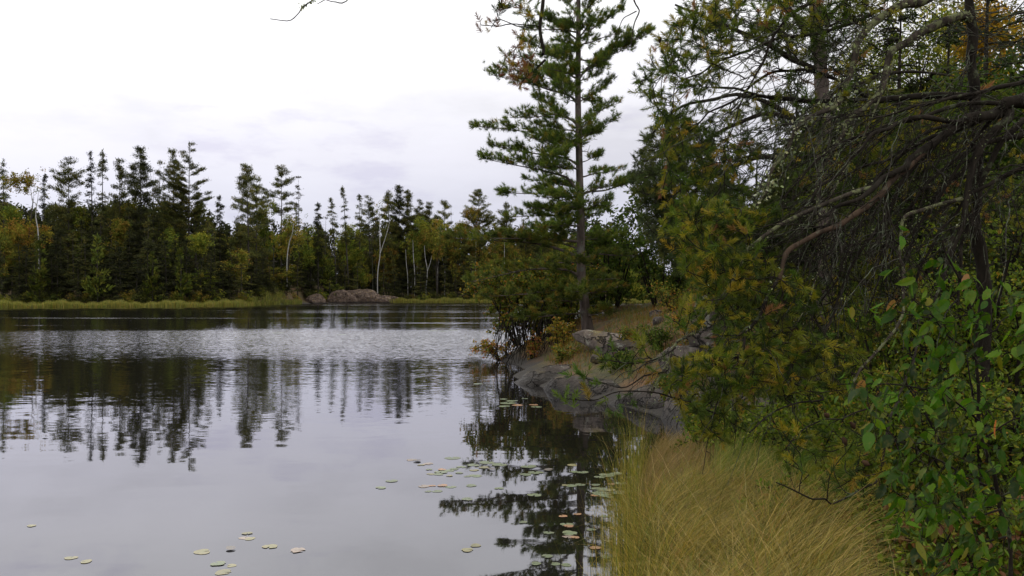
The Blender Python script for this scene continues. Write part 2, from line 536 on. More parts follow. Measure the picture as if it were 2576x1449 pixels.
def ground_z(x, y):
    x, y = np.asarray(x, float), np.asarray(y, float)
    d = near_d(x, y)
    dp = np.maximum(d, 0)
    rocky = sstep(y, 10.8, 13.2)
    zg = .05 + .42 * (1 - np.exp(-dp * .8)) + .16 * np.maximum(0, x - 2.6) + .02 * fbm(x, y, 3)
    zr = 4.2 * (1 - np.exp(-dp * .125)) + .1 * np.minimum(dp, 1.5) * fbm(x, y, 1.3)
    zn = zg * (1 - rocky) + zr * rocky
    zn = np.minimum(zn, 6)
    zn = np.where(d > 0, zn, np.maximum(d * .9, -1.6))
    df = y - far_shore(x)
    dfp = np.maximum(df, 0)
    zf = .12 * np.minimum(dfp, 4) / 4 + .25 * np.minimum(dfp, 8) / 8 + 3.5 * (1 - np.exp(-np.maximum(dfp - 7, 0) / 22)) + .2 * fbm(x, y, .15) * sstep(dfp, 3, 12)
    zf = np.where(df > 0, zf, np.maximum(df * .2, -1.6))
    return np.maximum(zn, zf)

def grid_axis(segs):
    out = []
    for a, b, n in segs:
        out.append(np.linspace(a, b, n, endpoint=False))
    out.append([segs[-1][1]])
    return np.concatenate(out)

gx = grid_axis([(-2500, -300, 12), (-300, -80, 22), (-80, -8, 60), (-8, 12, 160), (12, 60, 50), (60, 300, 30), (300, 2500, 12)])
gy = grid_axis([(-300, -10, 15), (-10, 0, 20), (0, 36, 240), (36, 110, 40), (110, 230, 110), (230, 500, 20), (500, 3500, 15)])
GX, GY = np.meshgrid(gx, gy, indexing='ij')
GZ = ground_z(GX, GY)
b = Buf()
ni, nj = GX.shape
ii, jj = np.meshgrid(np.arange(ni - 1), np.arange(nj - 1), indexing='ij')
b.add(np.stack([GX, GY, GZ], -1).reshape(-1, 3), np.stack([ii * nj + jj, (ii + 1) * nj + jj, (ii + 1) * nj + jj + 1, ii * nj + jj + 1], -1).reshape(-1, 4))
g_ = b.build('ground', M['ground'], smooth=True)
tag(g_, kind='structure')
b = Buf()
b.add([(-2500, -300, 0), (2500, -300, 0), (2500, 3500, 0), (-2500, 3500, 0)], [[0, 1, 2, 3]])
tag(b.build('water', M['water']), kind='structure')

def far_y(u, off=0):
    """distance at which the sight line through column u meets the far shore"""
    k = (u - 1288) / F_PX
    ys = np.linspace(60, 320, 1200)
    hit = ys[np.argmax(ys >= far_shore(k * ys))]
    return hit + off

# ------------------------------------------------------------------ far trees
DK = [(.038, .043, .022), (.055, .058, .027), (.030, .032, .023), (.075, .078, .028)]
PINE = [(.085, .092, .034), (.12, .125, .036), (.060, .066, .036), (.16, .14, .042)]
YEL = [(.20, .20, .034), (.15, .165, .03), (.26, .21, .038), (.10, .12, .03), (.27, .17, .04)]
GRN = [(.13, .17, .03), (.18, .20, .035), (.09, .12, .025), (.26, .24, .035)]
GOLD = [(.26, .21, .035), (.20, .185, .03), (.32, .20, .035), (.14, .145, .03), (.28, .15, .04)]
YOUNG = [(.10, .12, .024), (.14, .145, .026), (.06, .075, .02)]
GREY = [(.09, .08, .07), (.12, .105, .095)]

def clumps(buf, cen, axis, spread, n, size, cols, w=None, aspect=.5, tpl=CARD4):
    """n foliage pieces per centre, scattered with gaussian spread"""
    cen = np.atleast_2d(cen)
    N = len(cen) * n
    p = np.repeat(cen, n, 0) + R.normal(0, 1, (N, 3)) * np.asarray(spread)
    ax = np.repeat(np.broadcast_to(np.atleast_2d(axis), (len(cen), 3)), n, 0) + R.normal(0, .55, (N, 3))
    s = size * R.uniform(.6, 1.3, N)
    sc = np.stack([s * aspect, s * aspect, s], 1)
    base = pick(cols, w or [1] * len(cols), len(cen), .1)
    c = np.repeat(base, n, 0) * (1 + R.uniform(-.25, .25, (N, 1)))
    inst(buf, *tpl, p, basis(ax), sc, c)

def conifer_parts(h, w, style, crown0=.1, lean=0.0, dens=1.0, cols=DK, det=1.0, trunk_r=None, bare=0.0, asym=0.0):
    """crown + trunk buffers for a conifer whose base is at the origin; style spruce / jack / white / snag / young"""
    cb, tb = Buf(), Buf()
    tr = trunk_r or (.008 * h + .03)
    top = np.array([lean * h, 0, h])
    zz = np.linspace(0, 1, 9)
    tp = np.stack([top[0] * zz ** 1.3, .006 * h * np.sin(zz * 5 + R.uniform(0, 6)), zz * h], 1)
    tube(tb, tp, tr * (1 - zz * .93), 6)
    tpos = lambda s: np.array([np.interp(s, zz, tp[:, i]) for i in range(3)])
    nb = int({'spruce': 3.6, 'young': 4.2, 'jack': 2.7, 'white': 1.9, 'snag': 1.3}[style] * h * (1 - crown0) * dens * det)
    ss = crown0 + (1 - crown0) * np.sort(R.uniform(0, 1, nb)) ** .92
    if style == 'white':
        k = max(4, int(h * (1 - crown0) / .95))
        ss = crown0 + (1 - crown0) * (np.floor(np.sort(R.uniform(0, 1, nb)) * k) + R.uniform(-.1, .1, nb) + .3) / k
        ss = np.clip(ss, crown0, .985)
    for s in ss:
        q = (s - crown0) / (1 - crown0)
        az = R.uniform(0, 2 * PI)
        if style == 'spruce':
            L = w * .5 * (1 - q) ** .75 * R.uniform(.55, 1.1) * min(1, .45 + q * 5) + .12
            up, droop = -.05 + .3 * q, -.28
        elif style == 'young':
            L = w * .5 * (1 - q) ** .9 * R.uniform(.7, 1.1) + .1
            up, droop = .35, .05
        elif style == 'jack':
            L = w * .5 * (.35 + .65 * math.sin(PI * min(1, .25 + q * .75)) ** .8) * R.uniform(.35, 1.15) * (1.0 if q < .85 else .6)
            up, droop = .15 + .5 * q, -.05
        elif style == 'white':
            L = w * .5 * (1 - q ** 1.8) ** .8 * R.uniform(.65, 1.12) + .3
            up, droop = .12 + .75 * q ** 2, .14
        else:
            L = w * .5 * (1 - q * .6) * R.uniform(.3, 1.1)
            up, droop = .1 + .3 * q, -.2
        L *= 1 + asym * math.cos(az)
        o = tpos(s)
        d = np.array([math.cos(az), math.sin(az), up])
        n = 6
        x = np.linspace(0, 1, n)
        P = o + d * L * x[:, None] + np.array([0, 0, droop * L]) * (x ** 2)[:, None]
        P = wob(P, .03 * L)
        tube(tb, P, np.linspace(tr * .22 * (1 - s * .6) + .012, .008, n), 3)
        if style == 'snag' and R.uniform() > bare:
            continue
        m_ = max(3, int(L * {'spruce': 5.0, 'young': 5.5, 'jack': 5.0, 'white': 5.2, 'snag': 2}[style] * det ** .5))
        if style in ('jack',):
            sx = 1 - R.uniform(0, .75, m_) ** 1.3
        elif style == 'white':
            sx = .22 + .78 * R.uniform(0, 1, m_)
        else:
            sx = R.uniform(.1, 1, m_)
        cen = np.stack([np.interp(sx, x, P[:, i]) for i in range(3)], 1)
        side = np.array([-math.sin(az), math.cos(az), 0])
        cen = cen + side * (R.uniform(-1, 1, m_) * L * .24 * (1.15 - sx))[:, None]
        if style == 'spruce':
            clumps(cb, cen, d + np.array([0, 0, -.5]), (.18, .18, .12), int(13 * det), .30, cols, aspect=.36)
        elif style == 'young':
            clumps(cb, cen, d + np.array([0, 0, .5]), (.12, .12, .1), int(6 * det), .42, cols, aspect=.5)
        elif style == 'jack':
            clumps(cb, cen, d * .6 + np.array([0, 0, .5]), (.24, .24, .17), int(19 * det), .28, cols, aspect=.38)
        else:
            clumps(cb, cen, d * .6 + np.array([0, 0, .45]), (.24, .24, .10), int(19 * det), .29, cols, aspect=.38)
    if style in ('spruce', 'young', 'white'):
        k = int(8 * det)
        tz = np.linspace(.95, 1.0, k)
        cen = np.stack([tpos(s) for s in tz])
        clumps(cb, cen, (0, 0, 1.), (.05, .05, .05), 4, .4, cols, aspect=.35)
    return cb, tb

def broad_parts(h, w, crown0=.35, cols=YEL, n_cl=150, leaf=.26, forks=3, lean=0., trunk_r=None, per=20):
    cb, tb = Buf(), Buf()
    tr = trunk_r or .007 * h + .03
    n_l = forks
    for k in range(n_l):
        a = R.uniform(0, 2 * PI)
        sp = w * .22 * R.uniform(.4, 1.2)
        zz = np.linspace(0, 1, 9)
        sft = np.maximum(0, zz - .3) / .7
        P = np.stack([lean * h * zz + math.cos(a) * sp * sft, math.sin(a) * sp * sft, zz * h * R.uniform(.82, .97)], 1)
        P = wob(P, .012 * h)
        P[0] = 0
        tube(tb, P, tr * (1 - zz * .88) * (1 if k == 0 else .75), 6)
        for j in range(7):
            s = R.uniform(crown0 * .85, .95)
            o = np.array([np.interp(s, zz, P[:, i]) for i in range(3)])
            az = R.uniform(0, 2 * PI)
            L = w * .38 * R.uniform(.5, 1)
            x = np.linspace(0, 1, 5)
            Q = o + np.array([math.cos(az), math.sin(az), .9]) * L * x[:, None] * .8
            tube(tb, wob(Q, .03 * L), np.linspace(tr * .3, .012, 5), 4)
    # lobed crown: clumps within several offset blobs
    nb = 9
    bc = np.stack([R.normal(0, w * .17, nb) + lean * h * .75, R.normal(0, w * .17, nb), h * (crown0 + (1 - crown0) * R.uniform(.12, .9, nb))], 1)
    br = w * R.uniform(.16, .30, nb)
    idx = R.integers(0, nb, n_cl)
    dirs = nrm(R.normal(size=(n_cl, 3)))
    cen = bc[idx] + dirs * (br[idx] * R.uniform(.35, 1.05, n_cl))[:, None] * np.array([1, 1, 1.15])
    cen[:, 2] = np.minimum(cen[:, 2], h * .99)
    clumps(cb, cen, dirs * .4 + np.array([0, 0, -.2]), (leaf * .8,) * 3, per, leaf, cols, aspect=.75)
    return cb, tb

def place_tree(name, parts, loc, bark, leafm, label, cat, group=None, rz=0., trunk='trunk', crown='crown'):
    e = empty(name, loc)
    e.rotation_euler.z = rz
    tag(e, label, cat, group)
    parts[1].build(trunk, M[bark], e, True)
    parts[0].build(crown, leafm, e)
    return e

def far_spot(u, off):
    Y = far_y(u, off)
    x = (u - 1288) / F_PX * Y
    return np.array([x, Y, float(ground_z(x, Y)) - .1])

G_SKY = 'trees standing above the far forest'
# u, top v, offset behind shore, width m, style, crown0, lean, density, colours, label
SKYLINE = [
 (8, 402, 16, 3.4, 'spruce', .35, 0, .9, PINE, 'tall sparse spruce at the far left edge of the photo, above the forest'),
 (112, 440, 22, 2.0, 'spruce', .3, 0, .8, DK, 'small dark spire right of the yellow birch crown on the far shore'),
 (172, 404, 18, 5.8, 'jack', .38, 0, 1.3, PINE, 'round topped pine right of the yellow birch on the far shore'),
 (228, 384, 14, 2.7, 'spruce', .3, -.015, .75, DK, 'left one of two thin pointed spruces above the far forest'),
 (258, 380, 16, 3.2, 'spruce', .32, .01, .8, PINE, 'right one of two thin pointed spruces above the far forest'),
 (302, 404, 17, 3.6, 'jack', .35, 0, 1.1, PINE, 'grey green pine between the two pointed spruces and the dense dark pine'),
 (354, 376, 14, 4.6, 'jack', .25, 0, 1.8, DK, 'dense dark columnar pine, left of the dead snag on the far shore'),
 (402, 410, 19, 3.0, 'jack', .4, .01, .6, PINE, 'thin sparse conifer just left of the two tallest pines'),
 (436, 380, 17, 4.0, 'jack', .3, 0, 1.2, PINE, 'tall pine just left of the tallest white pine on the far shore'),
 (476, 360, 14, 7.8, 'white', .3, 0, 1.25, PINE, 'tallest white pine of the far shore, limbs reaching out to the right'),
 (553, 494, 12, 3.0, 'spruce', .15, 0, 1.0, DK, 'small black pointed spruce in the gap right of the tallest white pine'),
 (598, 548, 15, 2.6, 'jack', .2, 0, .9, PINE, 'short pine top in the dip left of the leaning double topped pine'),
 (620, 418, 12, 4.8, 'jack', .42, -.02, 1.2, PINE, 'leaning bare trunked pine with a one sided top, left of the dip'),
 (645, 446, 13, 4.6, 'jack', .38, 0, 1.4, PINE, 'lower bushy pine hugging the leaning pine on its right'),
 (708, 421, 14, 6.0, 'jack', .58, 0, 1.0, PINE, 'tall pine with a small oval crown on a long bare trunk'),
 (745, 512, 20, 3.2, 'spruce', .4, 0, .7, DK, 'thin spruce below the reddish dead tree'),
 (800, 512, 6, 3.0, 'spruce', .35, 0, 1.2, DK, 'dark narrow spruce with a club shaped top, left of the leaning snags'),
 (832, 500, 5, 2.3, 'spruce', .66, -.06, .9, PINE, 'leaning thin spruce with foliage only near its tip'),
 (862, 470, 6, 2.8, 'spruce', .5, -.055, .7, PINE, 'taller leaning spruce with a thin feathered top'),
 (905, 490, 8, 3.2, 'spruce', .45, 0, .55, PINE, 'sparse spruce left of the tufted pine in mid forest'),
 (927, 496, 10, 4.4, 'jack', .4, -.02, 1.2, PINE, 'tufted pine between the sparse spruce and the grey snag'),
 (978, 480, 8, 4.2, 'jack', .32, 0, 1.5, PINE, 'left one of the three close dark pines right of the snags'),
 (1004, 470, 10, 4.4, 'jack', .3, 0, 1.6, DK, 'middle and highest one of the three close dark pines'),
 (1026, 482, 9, 4.4, 'jack', .28, 0, 1.6, PINE, 'right one of the three close dark pines'),
 (1056, 503, 18, 4.2, 'jack', .3, 0, 1.1, PINE, 'pine directly right of the three close dark pines, behind green birch'),
 (1081, 510, 14, 4.8, 'jack', .3, 0, 1.3, PINE, 'pine behind the orange green birches right of the three dark pines'),
 (1118, 506, 14, 6.0, 'jack', .3, 0, 1.4, PINE, 'broad grey green pine left of the fan shaped white pine'),
 (1205, 479, 8, 10.0, 'white', .25, 0, 1.6, PINE, 'fan shaped white pine with upswept limbs beside the near pine boughs'),
 (1275, 514, 12, 4.6, 'jack', .3, 0, 1.4, PINE, 'narrow pine between the fan shaped white pine and the near pine'),
 (1322, 556, 10, 5.0, 'jack', .2, 0, 1.3, PINE, 'far pine showing through the low boughs left of the near pine trunk'),
 (1366, 548, 13, 5.0, 'jack', .2, 0, 1.4, PINE, 'far pine directly behind the boughs left of the near pine trunk'),
 (1412, 552, 11, 5.2, 'jack', .2, 0, 1.4, PINE, 'far pine touching the near pine trunk on its left'),
 (1500, 560, 10, 6.0, 'jack', .2, 0, 1.5, PINE, 'far pine directly right of the near pine trunk'),
 (1536, 562, 9, 7.6, 'white', .15, 0, 1.5, PINE, 'far white pine stepping down to the right of the near pine trunk'),
 (1594, 622, 8, 5.0, 'spruce', .1, 0, 1.4, DK, 'small pointed tree low on the skyline right of the near pine'),
 (1622, 640, 8, 4.6, 'spruce', .1, 0, 1.4, DK, 'last small tree of the far forest before the right hand trees'),
]
for (u, tv, off, w, st, c0, lean, dn, cols, lab) in SKYLINE:
    p = far_spot(u, off)
    h = EYE - (tv - HOR) / F_PX * p[1] - p[2]
    if lean:
        p[0] -= lean * h
    c0 = c0 if u in (708, 832, 862, 905) else c0 * .62
    parts = conifer_parts(h, w * 1.12, st, c0, lean, dn * 1.25, cols, det=1.25)
    place_tree({'spruce': 'spruce_tree', 'jack': 'pine_tree', 'white': 'white_pine_tree'}[st], parts, p, 'bark_far', M['far_leaf'], lab, 'conifer' if st == 'spruce' else 'pine', G_SKY)

SNAGS = [(386, 432, 15, 1.6, .0, 'dead grey snag right of the dense dark pine'),
         (751, 440, 13, 3.2, .0, 'reddish grey dead tree with bare twigs right of the oval crowned pine'),
         (820, 540, 8, 1.4, .02, 'short bare snag left of the leaning spruces'),
         (948, 520, 8, 2.2, .02, 'bare grey snag left of the forked white birch'),
         (934, 560, 7, 1.4, -.02, 'leaning bare pole below the tufted pine'),
         (688, 560, 9, 1.6, .0, 'low broken snag left of the oval crowned pine'),
         (1135, 520, 12, 2.4, .0, 'twiggy dead top right of the broad grey green pine')]
for (u, tv, off, w, lean, lab) in SNAGS:
    p = far_spot(u, off)
    h = EYE - (tv - HOR) / F_PX * p[1] - p[2]
    p[0] -= lean * h
    parts = conifer_parts(h, w, 'snag', .35, lean, 2.2, GREY, bare=.12 if u != 751 else .45, trunk_r=.13)
    e = place_tree('dead_tree', parts, p, 'bark_dead', M['far_leaf'], lab, 'dead tree', 'dead trees in the far forest', crown='dead_needles')

BROAD = [
 (68, 430, 10, 5.2, .35, GOLD, 'golden leaved birch with a white forked trunk near the left edge'),
 (30, 520, 14, 4.5, .3, GRN, 'green birch at the left edge under the golden birch'),
 (205, 500, 16, 4.5, .3, GRN, 'dull green birch under the round topped pine'),
 (290, 540, 12, 3.8, .35, YEL, 'yellow green birch below the grey green pine'),
 (335, 510, 17, 3.5, .3, YEL, 'yellow tinted birch squeezed left of the dense dark pine'),
 (425, 560, 16, 4.0, .3, YEL, 'yellow green birch beneath the pair of tallest pines'),
 (500, 590, 7, 6.0, .15, GRN, 'large dull green broadleaf tree at the right end of the tall left wood'),
 (662, 500, 12, 5.0, .35, GRN, 'green crowned birch right of the bushy pine'),
 (725, 540, 9, 6.2, .3, YEL, 'yellow green birch with a slanting white trunk under the oval crowned pine'),
 (782, 545, 9, 7.0, .25, GRN, 'wide green birch left of the club topped spruce'),
 (868, 558, 10, 6.0, .3, GRN, 'green birch right of the leaning spruces'),
 (905, 620, 6, 4.2, .25, GRN, 'small bright green birch above the shore rock'),
 (972, 588, 7, 7.0, .3, GOLD, 'orange tinted birch behind the forked white trunk'),
 (1045, 542, 7, 7.2, .4, GRN, 'bright green birch with a straight white trunk in the middle forest'),
 (1100, 556, 7, 7.8, .4, YEL, 'orange green birch right of the bright green birch'),
 (1150, 560, 10, 6.0, .4, YEL, 'olive birch just left of the fan shaped white pine'),
 (1188, 522, 6, 6.0, .45, GOLD, 'yellow birch crown in front of the fan shaped white pine'),
 (1235, 600, 6, 6.6, .3, YEL, 'olive birch behind the long low bough of the near pine'),
 (1300, 600, 7, 6.6, .3, YEL, 'olive birch seen through the boughs left of the near trunk'),
 (1440, 600, 8, 6.6, .2, GRN, 'green birch hidden behind the near pine trunk'),
 (1580, 660, 4, 6.6, .1, GRN, 'low green tree at the right end of the far forest'),
]
for (u, tv, off, w, c0, cols, lab) in BROAD:
    p = far_spot(u, off)
    h = EYE - (tv - HOR) / F_PX * p[1] - p[2]
    parts = broad_parts(h, w, c0, cols, n_cl=int(150 + w * 26), leaf=.27, forks=2 if R.uniform() < .5 else 3)
    place_tree('birch_tree', parts, p, 'bark_far', M['far_leaf'], lab, 'tree', 'broadleaf trees in the far forest')

# white birch trunks standing in front of the dark wood
BT = [((97, 600), [(90, 545), (92, 515), (82, 505)], 1.5, 'pale forked birch trunk below the golden crown at the left', [(92, 515), (95, 500)]),
      ((722, 655), [(728, 610), (735, 590)], 2, 'short slanting white birch trunk under the yellow green crown', None),
      ((950, 690), [(956, 640), (955, 585)], 2, 'tall white birch trunk forked in a narrow V above the shore rock', [(956, 635), (972, 590), (980, 560)]),
      ((1043, 742), [(1043, 690), (1040, 645)], 1.5, 'straight white birch trunk under the bright green crown', None),
      ((1072, 725), [(1075, 680), (1070, 650)], 1.5, 'white birch trunk forked like a Y right of the straight one', [(1075, 680), (1084, 655)]),
      ((1118, 720), [(1119, 680), (1113, 652)], 1.2, 'bent white birch trunk left of the fan shaped pine', None),
      ((1100, 700), [(1102, 670), (1105, 650)], 1, 'faint grey birch trunk between the forked and the bent one', None),
      ((1026, 720), [(1025, 690), (1022, 660)], 1, 'thin grey birch trunk left of the straight white one', None),
      ((1195, 720), [(1196, 680), (1197, 640)], 1, 'thin white birch trunk under the yellow crown by the fan shaped pine', None),
      ((1268, 722), [(1269, 690), (1269, 648)], .8, 'thin pale birch trunk right of the long low bough', None)]
for (bpx, pts, wd_, lab, fork) in BT:
    Y = far_y(bpx[0], 8.5 if bpx[0] in (722, 97, 1118, 1100) else 4.8)
    b0 = at(*bpx, Y)
    gz = float(ground_z(b0[0], Y))
    org = np.array([b0[0], Y, gz - .1])
    P = [np.zeros(3), b0 - org] + [at(*q, Y) - org for q in pts]
    last = P[-1] + (P[-1] - P[-2]) * .5 + np.array([0, 0, 1.5])
    P.append(last)
    e = empty('birch_tree', org)
    tag(e, lab, 'tree', 'white birch trunks in the far forest')
    tb = Buf()
    sp_ = spline(P, 16)
    r0 = .062 * wd_ ** .7
    tube(tb, sp_, np.linspace(r0 * 1.25, r0 * .55, 16), 6)
    if fork:
        Pf = [at(*q, Y) - org for q in fork]
        tube(tb, spline([Pf[0] - [0, 0, .3]] + Pf[1:] + [Pf[-1] + [.1, 0, 1.]], 10), np.linspace(r0 * .75, r0 * .35, 10), 6)
    tb.build('trunk', M['bark_birch'], e, True)
    cb = Buf()
    cen = last + R.normal(0, 1, (26, 3)) * np.array([1.0, .8, 1.0]) + np.array([0, .6, .6])
    clumps(cb, cen, (0, 0, -.2), (.22,) * 3, 12, .26, YEL if wd_ > 1 else GRN, aspect=.75)
    cb.build('crown', M['far_leaf'], e)

# prototypes for the forest wall
def proto(name, parts, bark, lm, cat):
    e = empty(name, (0, 0, -500))
    parts[1].build('trunk', M[bark], e, True)
    parts[0].build('crown', lm, e)
    e['category'] = cat
    return e
PR_SPR = [proto('spruce_tree', conifer_parts(12, 3.8, 'spruce', .03, 0, 1.15, DK, det=1.1), 'bark_far', M['far_leaf'], 'conifer') for _ in range(4)]
PR_SPR += [proto('spruce_tree', conifer_parts(14, 3.4, 'spruce', .22, .01, .95, PINE, det=1.0), 'bark_far', M['far_leaf'], 'conifer') for _ in range(2)]
PR_YNG = [proto('young_pine', conifer_parts(6, 3.4, 'young', .05, 0, 1.1, YOUNG, det=1.1), 'bark_far', M['far_leaf'], 'pine') for _ in range(2)]
PR_BRD = [proto('birch_tree', broad_parts(11, 4.2, .25, c, 150, .27), 'bark_far', M['far_leaf'], 'tree') for c in (YEL, GRN, YEL)]
PR_SHB = [proto('shore_shrub', broad_parts(2.2, 2.4, .05, c, 50, .2, forks=4, trunk_r=.03, per=14), 'bark_far', M['far_leaf'], 'shrub') for c in (GRN, [(.05, .055, .018), (.07, .075, .02)], YEL)]

def wall_top(u):
    return np.interp(u, [-60, 100, 200, 520, 560, 640, 720, 900, 1000, 1100, 1300, 1540, 1600, 1700], [505, 540, 520, 528, 575, 585, 580, 588, 566, 570, 590, 600, 650, 690])
def put(pr, u, off, top_v, hp, lab, grp, wj=1.0):
    p = far_spot(u, off)
    h = max(1.0, EYE - (top_v - HOR) / F_PX * p[1] - p[2])
    s = h / hp
    sw = wj * R.uniform(.85, 1.2)
    o = copy_thing(pr, p, R.uniform(0, 6.28), (sw, sw, s))
    tag(o, lab, None, grp)
    return o
u = -50.
while u < 1660:
    for (off, dv, p_) in ((4.5, 70, .0), (8.5, 35, .25), (13, 5, .5), (19, 0, .5), (26, -4, .4)):
        if R.uniform() < .12:
            continue
        uu = u + R.uniform(-16, 16)
        tv = min(728, wall_top(uu) + dv + R.uniform(-6, 40) * (1.3 if off < 10 else 1))
        if R.uniform() < (.04 if uu < 560 else .20) and off > 6:
            put(PR_BRD[R.integers(3)], uu, off, tv, 11, 'yellow green birch among the dark spruces inside the far forest wall', 'birches inside the far forest wall')
        else:
            put(PR_SPR[R.integers(6)], uu, off, tv, 13, 'dark spruce in the close ranks of the far forest wall', 'spruces of the far forest wall', 1.1)
    u += 30 if u < 620 else 26
for (uu, tv, lab) in ((100, 612, 'young light green pine below the pale forked birch near the left edge'), (245, 600, 'slim young green pine below the two pointed spruces'),
                      (384, 640, 'small yellow green pine in front of the dense dark pine'), (455, 630, 'young green pine at the foot of the tallest white pine'),
                      (830, 655, 'young pine left of the large shore rock'), (1250, 660, 'young pine at the water right of the straight birch trunks')):
    put(PR_YNG[R.integers(2)], uu, 3.0, tv, 6, lab, 'young pines at the front of the far forest', 1.05 if uu < 600 else 1.3)
for k in range(80):
    uu = -40 + 1700 * (k + R.uniform(-.3, .3)) / 80
    off = R.uniform(2.0, 3.6)
    if 820 < uu < 985: off += 2.8
    p = far_spot(uu, off + .6)
    s = R.uniform(.6, 1.05)
    o = copy_thing(PR_SHB[R.integers(3)], p, R.uniform(0, 6), (s * 1.2, s * 1.1, s))
    tag(o, 'low green shrub in the hedge behind the far shore reeds', None, 'shrubs behind the far shore reeds')
for pr in PR_SPR + PR_YNG + PR_BRD + PR_SHB:
    for ch in list(pr.children):
        bpy.data.objects.remove(ch)
    bpy.data.objects.remove(pr)

# deep wood behind: one mass nobody could count
mb = Buf()
for k in range(420):
    uu = R.uniform(-150, 1750)
    p = far_spot(uu, R.uniform(28, 44))
    h = max(2, EYE - (min(730, wall_top(uu) + R.uniform(-22, 30)) - HOR) / F_PX * p[1] - p[2])
    n = 85
    q = R.uniform(0, 1, n)
    a = R.uniform(0, 6.28, n)
    rr = 2.8 * (1 - q) ** .7 * R.uniform(.3, 1, n)
    cen = p + np.stack([rr * np.cos(a), rr * np.sin(a), q * h], 1)
    clumps(mb, cen, (0, 0, -.6), (.35, .35, .3), 5, .9, DK, aspect=.5)
tag(mb.build('distant_wood', M['far_leaf']), 'dark depth of the conifer wood behind the far shore trees', 'woods', kind='stuff')

# far shore reeds -----------------------------------------------------------
def blades(buf, base, L, lean_dir, bend, width, cols, w, seg=4, tipw=.15, var=.2, dry=None):
    """ribbon blades: base (N,3), L (N), lean_dir (N,3) horizontal, bend (N) radians at the tip"""
    N = len(base)
    tt = np.linspace(0, 1, seg + 1)
    ang = bend[:, None] * tt[None] ** 1.5
    dz = np.cos(ang)
    dh = np.sin(ang)
    step = (L / seg)[:, None]
    z = np.concatenate([np.zeros((N, 1)), np.cumsum((dz[:, 1:] + dz[:, :-1]) / 2 * step, 1)], 1)
    hh = np.concatenate([np.zeros((N, 1)), np.cumsum((dh[:, 1:] + dh[:, :-1]) / 2 * step, 1)], 1)
    C = base[:, None] + np.stack([lean_dir[:, None, 0] * hh, lean_dir[:, None, 1] * hh, z], -1)
    sd_ = R.normal(size=(N, 3)); sd_[:, 2] *= .2
    sd_ = nrm(sd_)
    ww = width * (1 - (1 - tipw) * tt ** 1.5)
    A = C - sd_[:, None] * ww[None, :, None] / 2
    Bv = C + sd_[:, None] * ww[None, :, None] / 2
    V = np.stack([A, Bv], 2).reshape(N, -1, 3)
    nv = 2 * (seg + 1)
    f = np.array([[2 * i, 2 * i + 1, 2 * i + 3, 2 * i + 2] for i in range(seg)])
    Fc = f[None] + (np.arange(N) * nv)[:, None, None]
    c = pick(cols, w, N, var)
    cc = np.repeat(c, nv, 0)
    if dry is not None:
        k = (np.repeat(tt, 2) ** 1.6)[None, :, None] * R.uniform(0, .75, (N, 1, 1))
        cc = (c[:, None] * (1 - k) + np.array(dry) * k).reshape(-1, 3)
    buf.add(V.reshape(-1, 3), Fc.reshape(-1, 4), cc)

def far_reeds(u0, u1, n, d0, d1, h, cols, w, name, lab, wid=.05):
    us = R.uniform(u0, u1, n)
    k = (us - 1288) / F_PX
    ys = np.array([far_y(a) for a in np.linspace(u0, u1, 200)])
    Y = np.interp(us, np.linspace(u0, u1, 200), ys) + R.uniform(d0, d1, n)
    X = k * Y
    Z = np.maximum(ground_z(X, Y), 0) - .05
    a = R.uniform(0, 6.28, n)
    patch = 1 + .22 * np.sin(us * .045 + 1) + .14 * np.sin(us * .17)
    bb = Buf()
    blades(bb, np.stack([X, Y, Z], 1), h * patch * R.uniform(.6, 1.1, n), np.stack([np.cos(a), np.sin(a)], 1), R.uniform(.1, .7, n), wid, cols, w, 2, .3)
    return tag(bb.build(name, M['grass']), lab, 'reeds', kind='stuff')
RC = [(.31, .28, .055), (.22, .24, .045), (.34, .24, .06), (.12, .13, .03)]
far_reeds(-80, 640, 22000, -1.8, 3.0, .82, RC, [4, 4, 2, 2], 'shore_reeds', 'yellow green reeds along the left part of the far shore', .06)
far_reeds(600, 760, 4500, -.8, 2.6, .75, RC, [2, 4, 1, 4], 'shore_reeds', 'patchy reeds between the left reed belt and the shore rock', .07)
far_reeds(975, 1245, 7000, -1.2, 2.6, .9, RC, [4, 4, 2, 2], 'shore_reeds', 'yellow reed strip right of the far shore rock', .08)
far_reeds(1245, 1720, 5000, -1.2, 2.6, .9, RC, [4, 4, 2, 2], 'shore_reeds', 'reed strip of the far shore behind the near pine', .09)

